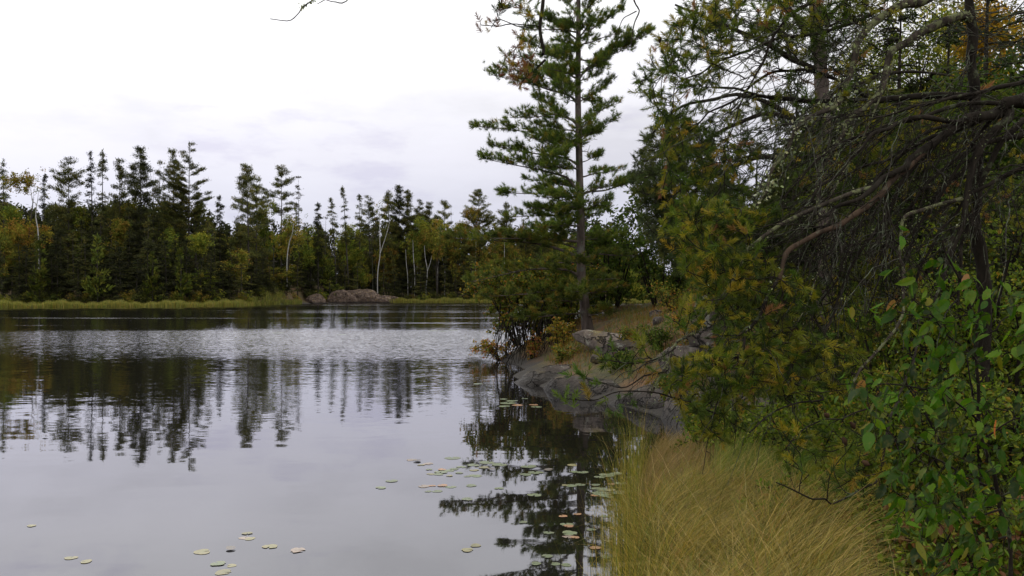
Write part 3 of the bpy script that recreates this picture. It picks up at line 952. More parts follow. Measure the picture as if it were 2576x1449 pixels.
# ------------------------------------------------------------------ rocks
def rock(name, c, size, rz, label, amp=.16, seed=1, res=40, flat=.0, group=None, tilt=0., power=2.6, tint=(1, 1, 1)):
    r = np.random.default_rng(seed)
    th = np.linspace(0, PI, res // 2 + 1)
    ph = np.linspace(0, 2 * PI, res, endpoint=False)
    T, Pm = np.meshgrid(th, ph, indexing='ij')
    d = np.stack([np.sin(T) * np.cos(Pm), np.sin(T) * np.sin(Pm), np.cos(T)], -1)
    rad = (np.abs(d) ** power).sum(-1) ** (-1 / power)
    for o in range(5):
        for j in range(3):
            k = r.normal(size=3) * 1.3 * 2 ** o
            rad = rad + amp * .62 ** o * np.sin(d @ k + r.uniform(0, 6.28)) * .5
    V = d * rad[..., None] * np.array(size)
    for j in range(9):      # planed faces and cracks
        nn = nrm(r.normal(size=3) * [1, 1, .7])
        off_ = r.uniform(.60, .88)
        dist = (V / np.array(size)) @ nn - off_
        V = V - np.maximum(dist, 0)[..., None] * nn * np.array(size) * .92
    V = V.reshape(-1, 3)
    cx, sx = math.cos(tilt), math.sin(tilt)
    V = V @ np.array([[cx, 0, sx], [0, 1, 0], [-sx, 0, cx]])
    cz, sz = math.cos(rz), math.sin(rz)
    V = V @ np.array([[cz, sz, 0], [-sz, cz, 0], [0, 0, 1]])
    i, j = np.meshgrid(np.arange(res // 2), np.arange(res), indexing='ij')
    j2 = (j + 1) % res
    Fq = np.stack([i * res + j, (i + 1) * res + j, (i + 1) * res + j2, i * res + j2], -1).reshape(-1, 4)
    bb = Buf()
    bb.add(V, Fq, tint)
    o = bb.build(name, M['rock'], None, True)
    o.location = [float(a) for a in c]
    return tag(o, label, 'rock', group, 'thing')

GR = 'granite slabs of the near point'
def on_ground(x, y, dz=0.):
    return np.array([x, y, float(ground_z(x, y)) + dz])
rock('granite_slab', (1.65, 19.7, -.10), (1.65, 1.0, .60), -.42, 'smooth grey granite dome sliding into the water at the tip of the point', .10, 11, 56, group=GR, tilt=.12)
rock('granite_slab', (1.75, 17.6, -.12), (1.55, .8, .52), -.75, 'dark low granite slab at the waterline in front of the smooth dome', .12, 12, 48, group=GR)
rock('granite_slab', (2.75, 15.6, -.1), (1.5, .75, .62), -.9, 'dark cracked slab at the waterline half way along the point', .15, 13, 48, group=GR)
rock('granite_slab', (3.0, 13.6, -.05), (1.2, .8, .62), -1.2, 'black wet rock at the water just beyond the sedge', .15, 14, 48, group=GR)
rock('granite_slab', on_ground(2.5, 20.3, -.02), (1.35, .8, .24), -.2, 'pale lichened slab on the slope below the near pine', .09, 15, 48, group=GR, tilt=-.12, tint=(1.8, 1.8, 1.75))
rock('granite_slab', on_ground(2.45, 19.0, -.12), (.75, .5, .36), .3, 'grey boulder with a light top just right of the smooth dome', .12, 16, 40, group=GR)
rock('granite_slab', on_ground(3.35, 16.1, -.05), (.8, .6, .38), .2, 'rough grey rock behind the cracked slab', .15, 17, 40, group=GR)
rock('granite_slab', on_ground(3.75, 14.3, .0), (.9, .7, .5), .5, 'large grey rock half hidden behind the drooping pine twigs', .14, 18, 44, group=GR)
rock('boulder', on_ground(3.55, 15.9, .55), (.45, .5, .62), .4, 'upright pale boulder below the lichen covered limb', .12, 19, 40, group='boulders on the near slope')
rock('boulder', on_ground(3.45, 21.3, .02), (.20, .2, .16), .4, 'small white stone in the brown heath of the slope', .12, 20, 24, group='boulders on the near slope')
rock('boulder', on_ground(3.25, 19.6, .0), (.15, .16, .13), 1.4, 'smaller white stone lower down the brown slope', .12, 21, 24, group='boulders on the near slope')
rock('boulder', on_ground(3.9, 18.6, .02), (.26, .2, .2), 1.0, 'grey stone at the top of the slope beside the limb', .12, 22, 24, group='boulders on the near slope')
rock('boulder', on_ground(4.2, 11.5, .0), (.6, .5, .42), 1.0, 'grey rock under the drooping pine branches behind the green brush', .12, 23, 36, group='boulders on the near slope')
rock('boulder', on_ground(3.2, 11.2, .0), (.5, .4, .3), 2.0, 'dark rock at the bank behind the sedge', .12, 24, 36, group='boulders on the near slope')
GF = 'rocks on the far shore'
Y0 = 186
for (u, v, w, h, sd_, lab) in ((905, 748, 6.6, 3.5, 31, 'broad pinkish grey rock hump on the far shore'), (862, 748, 3.0, 3.3, 32, 'steep left shoulder of the far rock hump'),
                              (952, 754, 3.6, 2.0, 33, 'low sloping right end of the far rock hump'), (790, 745, 2.6, 2.6, 34, 'shaded rock ledge left of the far rock hump'),
                              (640, 764, .7, .3, 36, 'low light stone at the water near the end of the left reeds')):
    Y = far_y(u, 1.4)
    c = at(u, v, Y)
    c[2] = h * .12
    rock('shore_rock', c, (w, 2.4, h * .62), 0, lab, .16, sd_, 56, group=GF, power=2.2, tint=(1.5, 1.3, 1.2))

# ------------------------------------------------------------------ lily pads
def pad_mesh(seed, notch=True):
    r = np.random.default_rng(seed)
    bb = Buf()
    n = 22
    a = np.linspace(.16, 2 * PI - .16, n)
    rr = 1 + .07 * np.sin(a * 3 + r.uniform(0, 6)) + r.normal(0, .03, n) - (r.uniform(0, 1, n) > .9) * .22
    rim = np.stack([rr * np.cos(a) * .86, rr * np.sin(a), .004 + .004 * np.sin(a * 2 + r.uniform(0, 6))], 1)
    mid = rim * [.55, .55, .3]
    V = np.vstack([[[.08, 0, .003]], mid, rim])
    f3 = np.array([[0, 1 + i, 2 + i] for i in range(n - 1)])
    f4 = np.array([[1 + i, 1 + n + i, 2 + n + i, 2 + i] for i in range(n - 1)])
    return V, f3, f4
PADG, PADY, PADO, PADB = (.13, .17, .08), (.21, .20, .085), (.33, .18, .08), (.09, .075, .065)
PADP = (.27, .22, .18)
PADS = {
 'raft': [(1190,1168,G,s) for G,s in ()],
}
pads = []
def add_pads(lst, where):
    for (u, v, wpx, c) in lst:
        pads.append((u, v, wpx, c, where))
cr = lambda x, y: (946.8 + x * .3266, 975.2 + y * .3266)    # zoom crop -> photo px
def crl(lst, where):
    for (x, y, w_, c) in lst:
        u, v = cr(x, y)
        pads.append((u, v, w_ * .3266, c, where))
g, y_, o_, b_, p_ = PADG, PADY, PADO, PADB, PADP
crl([(590, 543, 132, g), (270, 557, 90, p_), (315, 567, 75, b_), (400, 587, 90, p_), (345, 597, 60, y_), (405, 632, 50, g), (505, 632, 70, o_)], 'at the far left edge of the pad raft')
crl([(850, 577, 130, g), (745, 597, 110, g), (945, 594, 130, g), (655, 612, 80, g), (600, 628, 80, g), (830, 616, 90, y_), (500, 652, 110, g), (560, 640, 90, g), (420, 666, 75, y_), (480, 668, 90, g),
     (755, 637, 80, y_), (885, 633, 70, b_), (640, 658, 70, g), (565, 680, 60, y_), (765, 680, 115, g), (700, 684, 60, g)], 'in the crowded raft left of the pine reflection')
crl([(370, 760, 110, p_), (430, 757, 50, o_), (120, 720, 100, g), (35, 772, 90, g), (510, 755, 90, o_), (575, 766, 90, g), (470, 798, 90, g), (400, 800, 60, g), (730, 755, 95, g), (945, 777, 75, g), (700, 860, 105, g)], 'strewn over the open water left of the raft')
crl([(1175, 610, 130, g), (1510, 596, 90, y_), (1325, 637, 80, b_), (1150, 670, 100, g), (1225, 656, 125, g), (1590, 654, 100, g), (1520, 650, 70, g), (1220, 830, 120, g), (1500, 755, 100, g), (1570, 748, 90, g), (1450, 752, 60, y_)], 'over the dark reflection of the pine trunk')
crl([(1780, 675, 140, g), (1720, 690, 90, g), (1850, 663, 110, g), (1690, 752, 80, g), (1880, 737, 100, g), (1810, 743, 60, o_), (1720, 782, 140, g), (1800, 790, 100, y_), (1870, 810, 140, g), (1720, 815, 150, g), (1760, 832, 120, g), (1960, 690, 80, y_),
     (1940, 800, 90, g), (1680, 832, 60, o_), (1800, 845, 70, g), (1960, 850, 80, g)], 'in the cluster right of the trunk reflection near the sedge')
crl([(1440, 992, 75, o_), (1550, 977, 50, o_), (1805, 913, 70, b_), (1760, 992, 85, g), (1130, 1036, 75, g), (1465, 1056, 110, g), (1480, 1068, 90, o_), (1655, 1097, 80, g), (1838, 1084, 100, o_), (1325, 1118, 90, g), (1490, 1120, 140, g), (1480, 1150, 100, p_), (1530, 1155, 50, o_),
     (1685, 1236, 95, o_), (1315, 1300, 95, g), (1230, 1358, 90, g), (1380, 1358, 80, g), (1465, 1367, 90, g), (1780, 1305, 100, g), (1790, 1183, 60, y_)], 'in the lower part of the pine reflection')
crl([(765, 1217, 95, y_), (700, 1253, 105, y_)], 'in a pair left of the reflected lowest limbs')
cb2 = lambda x, y: (x * .3675, 1183.5 + y * .3675)
for (x, y, w_, c, wh) in ((1692, 433, 75, y_, 'at the top of the small bottom group'), (1675, 463, 85, p_, 'in the overlapping pair of the bottom group'), (1710, 468, 80, y_, 'in the overlapping pair of the bottom group'),
                          (1385, 558, 130, y_, 'at the left end of the small bottom group'), (1578, 540, 80, b_, 'curled and dark in the middle of the small bottom group'), (1848, 522, 110, y_, 'right of the overlapping pair near the bottom edge'),
                          (2035, 548, 120, p_, 'at the right end of the small bottom group'), (1495, 640, 110, g, 'left one of the joined pads close to the bottom edge'), (1585, 652, 70, y_, 'right one of the joined pads close to the bottom edge'), (1530, 697, 130, y_, 'lowest of the small group, touching the bottom edge'),
                          (485, 600, 90, y_, 'left one of the lone pair at the bottom left'), (588, 625, 90, y_, 'right one of the lone pair at the bottom left'), (215, 380, 45, y_, 'tiny and alone near the left edge')):
    u, v = cb2(x, y)
    pads.append((u, v, w_ * .3675, c, wh))
rk = lambda x, y: (1144.4 + x * .3812, 513 + y * .3812)
for (x, y, w_, c) in ((320, 1289, 60, g), (375, 1302, 90, g), (350, 1315, 110, g), (410, 1328, 90, o_), (325, 1336, 85, g), (460, 1286, 45, g), (520, 1327, 70, o_), (540, 1341, 80, g), (240, 1256, 40, g), (150, 1188, 70, g)):
    u, v = rk(x, y)
    pads.append((u, v, w_ * .3812, c, 'in the small far group off the tip of the rock'))
for (u, v, w_) in ((1090, 832, 30), (1115, 833, 26), (1140, 831, 34), (860, 842, 24), (700, 838, 30)):
    pads.append((u, v, w_, g, 'in the thin far row on the rippled water'))
CN = {PADG: 'green', PADY: 'yellowish', PADO: 'orange', PADB: 'brown curled', PADP: 'pale pinkish'}
protos_pad = {}
for i, (u, v, wpx, c, where) in enumerate(pads):
    Y = EYE * F_PX / (v - HOR)
    r_ = max(.04, wpx / F_PX * Y / 2 * .98)
    key = (c, R.integers(3))
    if key not in protos_pad:
        V, f3, f4 = pad_mesh(100 + len(protos_pad))
        bb = Buf()
        cc = np.array(c) * (1 + np.linspace(0, .25, len(V))[:, None] * np.array([1, .3, 0]))
        bb.add(V, f3, cc); bb.add(V, f4, cc)
        o = bb.build('lily_pad', M['pad'])
        protos_pad[key] = o.data
        bpy.data.objects.remove(o)
    o = bpy.data.objects.new('lily_pad', protos_pad[key])
    COL.objects.link(o)
    o.location = (float((u - 1288) / F_PX * Y), float(Y), .0015 + .0006 * (i % 7))
    o.rotation_euler = (R.uniform(-.003, .003), R.uniform(-.003, .003), R.uniform(0, 6.28))
    if c == PADB:
        o.rotation_euler.x += .05
        o.location.z += .01
    o.scale = (r_, r_, r_)
    tag(o, '%s lily pad %s' % (CN[c], where), 'lily pad', 'lily pads')

# ------------------------------------------------------------------ hero white pine on the point
TB_ = [(1482, 862), (1470, 760), (1462, 680), (1461, 560), (1457, 400), (1454, 240), (1455, 100), (1455, -60), (1453, -260)]
YP = 24.0
hero_base = at(1482, 856, YP)
hero_base[2] = float(ground_z(hero_base[0], YP)) - .05
hero = empty('white_pine', hero_base)
tag(hero, 'tall white pine with layered boughs standing on the rocky point', 'pine')
trunk_pts = np.array([at(a, c, YP) for a, c in TB_]) - hero_base
trunk_pts[0] = (0, 0, -.15)
TP = spline(trunk_pts, 60)
zt = TP[:, 2]
Htot = zt[-1]
tb = Buf()
rt = .132 * (1 - zt / Htot * .74) + .05 * np.exp(-np.maximum(zt, 0) / .5)
a12 = 12
tube(tb, TP, rt, a12)
tb.build('trunk', M['bark_pine'], hero, True)
WP_T = [tri_tuft(26, .12, .012, .06, 8, 80, 50 + i) for i in range(3)]
WPC = [(.11, .155, .032), (.15, .195, .036), (.07, .105, .030), (.22, .225, .04), (.28, .21, .04)]
WPW = [4, 3.5, 3, 1.2, .4]
def trunk_at_v(v):
    z = EYE - (v - HOR) / F_PX * YP - hero_base[2]
    return np.array([np.interp(z, zt, TP[:, i]) for i in range(3)])
def pine_bough(o, tip, bulge, thick=1.0, dens=1.0, start=.2, parent=hero, cols=WPC, w=WPW, foc=None):
    """one bough: a limb from o to tip with flat side sprays; foliage is its sub-part"""
    L = np.linalg.norm(tip - o)
    m = (o + tip) / 2 + np.array([0, 0, bulge * L])
    P = wob(spline([o, o * .62 + m * .38 + (m - (o + tip) / 2) * .5, m, tip], 16), .012 * L)
    wb, fb = Buf(), Buf()
    r0 = .012 + .011 * L
    tube(wb, P, np.linspace(r0, .006, 16), 6)
    n_s = int(L * 14.5 * dens)
    cen, axs = [], []
    axis = nrm(tip - o)
    sidev = nrm(np.cross(axis, [0, 0, 1]))
    for k in range(n_s):
        s = start + (1 - start) * R.uniform() ** .8
        i = s * 15
        p0 = np.array([np.interp(i, np.arange(16), P[:, j]) for j in range(3)])
        l = min(.95, .28 * L) * (1.12 - s) ** .7 * (min(1, (s - start + .12) * 4)) * R.uniform(.45, 1.1) * 1.15 + .06
        d = nrm(axis * R.uniform(.45, 1.0) + sidev * R.choice([-1, 1]) * R.uniform(.3, 1.0) + np.array([0, 0, R.uniform(-.1, .42) * thick]))
        q = np.array([0, .33, .66, 1.])[:, None]
        Q = p0 + d * l * q + np.array([0, 0, .12 * l]) * q ** 2
        tube(wb, Q, [.007, .005, .004, .003], 3)
        nt = max(3, int(l * 11))
        qs = np.concatenate([[1.], R.uniform(.3, 1., nt)])
        c = p0 + d * l * qs[:, None] + np.array([0, 0, .12 * l]) * (qs ** 2)[:, None]
        c = c + R.normal(0, .04, c.shape) * np.array([1, 1, thick])
        cen.append(c)
        axs.append(nrm(d * .7 + np.array([0, 0, .4]) + R.normal(0, .35, c.shape)))
    if not cen:
        return
    cen, axs = np.concatenate(cen), np.concatenate(axs)
    cc = pick(cols, w, len(cen), .2)
    for j, T in enumerate(WP_T):
        mk = np.arange(len(cen)) % 3 == j
        inst(fb, *T, cen[mk], basis(axs[mk]), R.uniform(.8, 1.25, mk.sum()), cc[mk])
    wo = wb.build('bough', M['bark_pine'], parent, True)
    fb.build('needles', M['needle'], wo)

# traced boughs: attach v, tip (u,v), depth offset of tip, bulge, foliage start
BOUGHS = [
 (40, 1395, -40, .5, .05, .2), (40, 1535, -30, -.5, .05, .2), (95, 1345, 30, .6, .03, .15), (95, 1562, 25, .4, .03, .2), (165, 1322, 100, .5, .0, .12),
 (120, 1400, 130, -.9, 0, .1), (190, 1585, 118, .3, .05, .22), (195, 1636, 84, .2, .08, .35), (190, 1375, 170, -1.0, .03, .1), (215, 1330, 175, .9, .04, .15),
 (250, 1236, 184, .4, .05, .28), (255, 1400, 210, -1.0, .0, .1), (252, 1535, 205, .2, .0, .22), (300, 1280, 296, -.6, .06, .2), (305, 1562, 257, .3, .02, .14),
 (310, 1350, 250, .9, .05, .15), (350, 1545, 302, -.2, .02, .3), (356, 1205, 320, .2, .04, .14), (362, 1330, 348, -1.1, .03, .1), (360, 1380, 395, -1.4, .03, .1), (345, 1500, 330, 1.2, .02, .2),
 (405, 1512, 388, .2, .02, .45), (410, 1240, 370, .6, .04, .14), (420, 1350, 420, -1.0, .02, .2), (478, 1212, 404, -.3, .10, .3), (470, 1330, 455, 1.0, .04, .12),
 (480, 1600, 446, .3, -.02, .12), (483, 1652, 434, .6, -.02, .5), (505, 1262, 487, .2, .06, .18), (500, 1360, 500, -1.3, .03, .1), (515, 1400, 530, -1.3, .02, .1), (525, 1532, 500, -.4, .0, .14),
 (545, 1270, 545, .6, .02, .14), (550, 1530, 520, .9, .0, .15), (560, 1350, 572, -1.3, .0, .12), (600, 1210, 600, -.9, .01, .2), (596, 1560, 596, .4, .0, .2),
 (640, 1120, 606, -.6, .05, .3), (625, 1330, 590, .9, .04, .15), (640, 1600, 640, .3, .02, .15), (655, 1380, 655, -1.5, .0, .12), (690, 1184, 704, -.7, .07, .16), (685, 1360, 672, 1.1, .03, .15),
 (700, 1565, 700, -.8, .02, .15), (735, 1230, 745, -.9, .03, .2), (745, 1350, 758, -1.4, .0, .2), (740, 1560, 720, .9, .02, .2), (780, 1300, 800, -.9, .0, .25), (790, 1540, 775, -.9, .0, .3), (705, 1445, 740, -1.8, .02, .2),
]
for (va, tu, tv, dy, bul, st) in BOUGHS:
    o = trunk_at_v(va + 8)
    tip = at(tu, tv, YP + dy * 1.3) - hero_base
    lower = va > 570
    pine_bough(o, tip, bul, 1.5 if va < 320 else 1.1, 1.45 if va < 240 else (1.15 if not lower else .9), st, cols=WPC if not lower else [(.095, .120, .026), (.14, .165, .03), (.06, .08, .024), (.21, .19, .034), (.26, .16, .034)],
               w=WPW if not lower else [4, 3, 3, 1.6, .6])
for k in range(22):
    v = R.uniform(60, 600)
    az = R.uniform(0, 2 * PI)
    L = R.uniform(.7, 1.5)
    o = trunk_at_v(v)
    pine_bough(o, o + np.array([math.cos(az) * L, math.sin(az) * L, R.uniform(-.02, .35)]), .02, 1.0, .8, .2)
# boughs above the frame (seen only in the reflection and from elsewhere)
for k in range(16):
    v = -20 - k * 14
    az = k * 2.4
    L = 1.9 * (1 - k / 20)
    o = trunk_at_v(v)
    pine_bough(o, o + np.array([math.cos(az) * L, math.sin(az) * L, .45 + k * .03]), .02, 1.0, .9, .15)
# dead hanging twigs on the trunk
tb = Buf()
for k in range(26):
    v = R.uniform(250, 820)
    o = trunk_at_v(v)
    az = R.uniform(0, 6.28)
    L = R.uniform(.25, .9)
    P = wob(spline([o, o + np.array([math.cos(az) * L * .6, math.sin(az) * L * .6, R.uniform(-.1, .25) * L]), o + np.array([math.cos(az) * L, math.sin(az) * L, R.uniform(-.3, .5) * L])], 7), .03)
    tb = Buf()
    tube(tb, P, np.linspace(.012, .004, 7), 4)
    tb.build('dead_twig', M['bark_dead'], hero, True)

# ------------------------------------------------------------------ shrubs on the point
def shrub(name, base, h, w, label, cat, leafcols, lw, n_st=9, n_leaf=2500, leaf=.06, bark='bark_dark', lean=(0, 0), tpl=SMALL_LEAF, group=None, mat='leaf', low=.15, hollow=.5, droop=0.):
    e = empty(name, base)
    tag(e, label, cat, group)
    sb, lb = Buf(), Buf()
    tips = []
    for k in range(n_st):
        az = R.uniform(0, 2 * PI)
        rr = w * .5 * R.uniform(.2, 1) ** .7
        top = np.array([math.cos(az) * rr + lean[0] * h, math.sin(az) * rr + lean[1] * h, h * R.uniform(.6, 1.)])
        o = np.array([math.cos(az) * w * .08, math.sin(az) * w * .08, -.08])
        P = wob(spline([o, (o + top) * .5 + np.array([0, 0, .1 * h]), top - np.array([0, 0, droop * h])], 10), .03 * h)
        P[0] = o
        tube(sb, P, np.linspace(.010 * h + .006, .003, 10), 5)
        for j in range(9):
            s = R.uniform(max(low, .12), 1)
            p0 = np.array([np.interp(s * 9, np.arange(10), P[:, i]) for i in range(3)])
            l = R.uniform(.12, .32) * max(h, w) * .8
            d = nrm(R.normal(size=3) * np.array([1, 1, .45]) + np.array([0, 0, .25 - droop]))
            Q = wob(spline([p0, p0 + d * l * .5, p0 + d * l - np.array([0, 0, .1 * l])], 6), .03 * l)
            tube(sb, Q, np.linspace(.004 + .002 * h, .002, 6), 3)
            tips.append((Q, P))
    per = max(1, n_leaf // len(tips))
    for (Q, P) in tips:
        s = R.uniform(.15, 1.1, per)
        i = np.minimum(s, 1) * 5
        c = np.stack([np.interp(i, np.arange(6), Q[:, j]) for j in range(3)], 1) + R.normal(0, .045 * max(h, w) * .55, (per, 3))
        ax = nrm(R.normal(size=(per, 3)) + np.array([0, 0, -.2]))
        cc = pick(leafcols, lw, per, .25)
        sz = leaf * R.uniform(.6, 1.25, per)
        inst(lb, *tpl, c, basis(ax), sz, cc)
    sb.build('stems', M[bark], e, True)
    lb.build('leaves', M[mat], e)
    return e

ALD = [(.055, .095, .018), (.085, .13, .02), (.035, .055, .015), (.15, .16, .025)]
ORG = [(.42, .22, .04), (.30, .23, .035), (.13, .16, .03), (.42, .15, .06), (.20, .18, .03)]
MIXO = [(.12, .15, .026), (.17, .18, .028), (.32, .21, .03), (.34, .15, .04), (.06, .075, .02)]
G_P = 'bushes around the near pine'
shrub('alder_shrub', on_ground(3.0, 27.0), 3.2, 2.6, 'dark green alder bush directly right of the near pine trunk', 'shrub', ALD, [4, 3, 3, .5], 12, 5200, .11, group=G_P, low=.02)
shrub('alder_shrub', on_ground(4.3, 25.3), 2.7, 2.8, 'dark green alder bush on the crest of the brown slope', 'shrub', ALD, [4, 3, 3, .8], 12, 6200, .10, group=G_P, low=.02)
shrub('alder_shrub', on_ground(5.1, 22.3), 2.9, 2.6, 'dark alder at the top of the slope against the right hand trees', 'shrub', ALD, [4, 3, 3, .8], 12, 6200, .09, group=G_P, low=.02)
shrub('birch_sapling', on_ground(4.9, 21.2), 3.6, 1.4, 'slender sapling with loose leaves against the sky above the slope', 'tree', ALD, [4, 3, 3, .8], 6, 1400, .07, group=G_P, low=.02)
shrub('alder_shrub', on_ground(2.25, 28.4), 2.6, 2.2, 'dull green bush behind the near pine trunk', 'shrub', MIXO, [4, 3, 1, .5, 4], 10, 3600, .11, group=G_P, low=.02)
shrub('leaning_bush', on_ground(.25, 26.6, .1), 2.6, 2.2, 'bush with orange tinted leaves leaning out over the water left of the pine', 'shrub', MIXO, [4, 3, 2, 1.5, 4], 12, 5200, .10, lean=(-.28, -.05), group=G_P, droop=.12)
shrub('leaning_bush', on_ground(.9, 27.2, .1), 2.9, 2.4, 'dense green bush between the leaning bush and the pine trunk', 'shrub', MIXO, [5, 3, 1, .6, 4], 12, 5600, .10, group=G_P, low=.02)
shrub('leaning_bush', on_ground(1.5, 26.4, .1), 2.3, 2.2, 'low green bush at the left foot of the pine trunk', 'shrub', MIXO, [5, 3, 1, .6, 4], 12, 5200, .09, group=G_P, low=.02)
shrub('orange_shrub', on_ground(1.25, 22.6), .95, 1.0, 'small yellow orange shrub behind the smooth granite dome', 'shrub', ORG, [3, 4, 3, .5, 4], 9, 2200, .06, group=G_P, low=.02)
shrub('orange_shrub', on_ground(.55, 24.6), .75, .6, 'little red leaved shrub beside the dark hanging stems', 'shrub', ORG, [1, 1, 1, 4, 1], 7, 700, .06, group=G_P, low=.02)
shrub('orange_shrub', on_ground(-.28, 26.2), 1.0, 1.3, 'rusty leaved twigs at the water left of the leaning bush', 'shrub', ORG, [4, 3, 2, 3, 2], 9, 1100, .07, lean=(-.35, 0), group=G_P, droop=.4)
for (u, v, Y, h, w, c_, lab) in ((1600, 870, 19.0, .45, .9, GALE if False else MIXO, 'low ochre shrub on the brown slope above the rough grey rock'), (1660, 850, 18.0, .5, 1.0, ALD, 'low green shrub on the slope left of the upright boulder'),
                                 (1700, 800, 20.0, .6, 1.2, MIXO, 'ochre shrub near the top of the brown slope'), (1560, 930, 17.8, .35, .8, ALD, 'green tuft of leaves among the granite slabs'), (1690, 900, 14.8, .45, .9, MIXO, 'yellowing shrub against the large grey rock'),
                                 (1420, 905, 20.6, .3, .8, MIXO, 'small tuft on top of the smooth granite dome'), (1750, 780, 17.5, .7, 1.2, ORG, 'rust coloured shrub at the head of the slope under the jack pine')):
    shrub('heath_shrub', on_ground((u - 1288) / F_PX * Y, Y, -.02), h, w, lab, 'shrub', c_, [4, 3, 1.5, 1, 2][:len(c_)], 9, 1500, .05, group='low shrubs on the slope', low=.05)
# bare hanging stems at the water's edge
e = empty('dead_brush', on_ground(.35, 25.4))
tag(e, 'tangle of dark bare stems hanging to the water below the leaning bush', 'brush')
sb = Buf()
for k in range(90):
    x0, y0 = R.uniform(-.7, 1.15), R.uniform(-1.0, 1.0)
    z0 = R.uniform(.5, 1.5)
    P = np.array([[x0, y0, z0], [x0 + R.uniform(-.25, .1), y0, z0 * .5], [x0 + R.uniform(-.45, .1), y0 + R.uniform(-.2, .2), R.uniform(-.35, 0)]])
    tube(sb, wob(spline(P, 8), .04), np.linspace(.016, .006, 8), 4)
sb.build('stems', M['bark_dark'], e, True)

# heath and grass on the slope ---------------------------------------------
n = 46000
x = R.uniform(.2, 9, n); y = R.uniform(11.5, 27, n)
d = near_d(x, y); z = ground_z(x, y)
keep = (d > .35) & (z > .34) & (fbm(x, y, 1.1) > -.42)
x, y, z = x[keep], y[keep], z[keep]
a = R.uniform(0, 6.28, len(x))
bb = Buf()
patch = fbm(x + 7, y, .8)
m1 = patch > 0
for mk, cols, w in ((m1, [(.30, .13, .04), (.26, .17, .045), (.13, .14, .03), (.34, .20, .07)], [4, 3, 2, 1.4]), (~m1, [(.17, .17, .035), (.10, .13, .025), (.27, .14, .04), (.22, .08, .03)], [4, 4, 3, 1.5])):
    blades(bb, np.stack([x, y, z - .02], 1)[mk], R.uniform(.07, .20, mk.sum()), np.stack([np.cos(a), np.sin(a)], 1)[mk], R.uniform(.2, 1.3, mk.sum()), .011, cols, w, 2, .3)
tag(bb.build('heath_grass', M['grass']), 'short rusty brown heath and grass on the rocky slope', 'grass', kind='stuff')

# ------------------------------------------------------------------ sedge tussock in the foreground
def sedge_field(n, xf, yf, L0, L1, wid, cols, w, name, label, bx=.75):
    x = xf(n); y = yf(n)
    d = near_d(x, y)
    k = d > -.08
    x, y = x[k], y[k]
    z = np.maximum(ground_z(x, y), 0) - .03
    N = len(x)
    ci = np.floor(x / .16 + .3 * np.sin(y * 9)) * 131 + np.floor(y / .22 + .3 * np.sin(x * 7)) * 17
    h1 = np.modf(np.abs(np.sin(ci) * 43758.5))[0]; h2 = np.modf(np.abs(np.sin(ci * 1.7 + 2) * 24634.6))[0]
    a = np.where(R.uniform(0, 1, N) < .8, R.normal(-.1, .3, N) + (h1 - .5) * .8, R.uniform(0, 6.28, N))
    # blades sweep over to the right and away
    dirs = np.stack([np.cos(a), np.sin(a)], 1)
    bb = Buf()
    L = R.uniform(L0, L1, N) * (1 + .15 * fbm(x, y, 1.5)) * (.80 + .35 * h2)
    blades(bb, np.stack([x, y, z], 1), L, dirs, np.abs(R.normal(bx, .35, N) + (h1 - .5) * .9), wid, cols, w, 6, .12, .3, dry=(.45, .31, .12))
    return tag(bb.build(name, M['grass']), label, 'sedge', kind='stuff')
SEDGE = [(.34, .25, .040), (.23, .21, .026), (.12, .155, .016), (.52, .38, .12), (.045, .055, .010)]
def xs_a(n):
    return None
n = 34000
yy = R.uniform(3.2, 6.5, n)
xe = np.interp(yy, [3.2, 4.2, 6.3, 7.9, 10.1], [.30, .62, .86, 1.15, 1.6])
xw = np.interp(yy, [3.2, 5, 6.6], [.72, .95, .7])
xx = xe + .01 + R.uniform(0, 1, n) ** 1.2 * xw
sedge_field(n, lambda k: xx, lambda k: yy, .45, .95, .0048, SEDGE, [4, 3, 2.2, 2, 3], 'sedge', 'tall golden sedge bowing over the near bank', 1.6)
n4 = 3200
yy4 = R.uniform(3.2, 6.8, n4)
xx4 = np.interp(yy4, [3.2, 4.2, 6.3, 7.9], [.30, .62, .86, 1.15]) - .04 + R.uniform(0, 1, n4) ** 1.1 * 1.25
a4 = R.uniform(0, 6.28, n4)
bb = Buf()
blades(bb, np.stack([xx4, yy4, ground_z(xx4, yy4) - .02], 1), R.uniform(.35, .8, n4), np.stack([np.cos(a4), np.sin(a4)], 1), np.abs(R.normal(1.2, .5, n4)), .0045, [(.16, .20, .025), (.24, .24, .03), (.42, .22, .08), (.55, .42, .20), (.04, .045, .01)], [4, 3, 1.5, 1.5, 2], 6, .15, .3)
tag(bb.build('sedge', M['grass']), 'loose green and straw coloured stems crossing through the golden sedge', 'sedge', kind='stuff')
n3 = 16000
yy3 = R.uniform(6.6, 10.6, n3)
xx3 = np.interp(yy3, [6.3, 7.9, 10.1, 11], [.86, 1.15, 1.6, 2.0]) - .03 + R.uniform(0, 1, n3) ** 1.3 * 1.0
sedge_field(n3, lambda k: xx3, lambda k: yy3, .22, .5, .0045, [(.22, .13, .05), (.16, .13, .035), (.30, .19, .08), (.08, .085, .02)], [4, 3, 2, 2], 'sedge', 'shorter reddish brown sedge at the water farther along the bank', 1.0)
n = 700      # thin stems standing in the water at the left edge
yy2 = R.uniform(3.6, 9.5, n)
xx2 = np.interp(yy2, [3.2, 4.2, 6.3, 7.9, 10.1], [.30, .62, .86, 1.15, 1.6]) - .02 - np.abs(R.normal(0, .11, n))
bb = Buf()
a = R.uniform(0, 6.28, n)
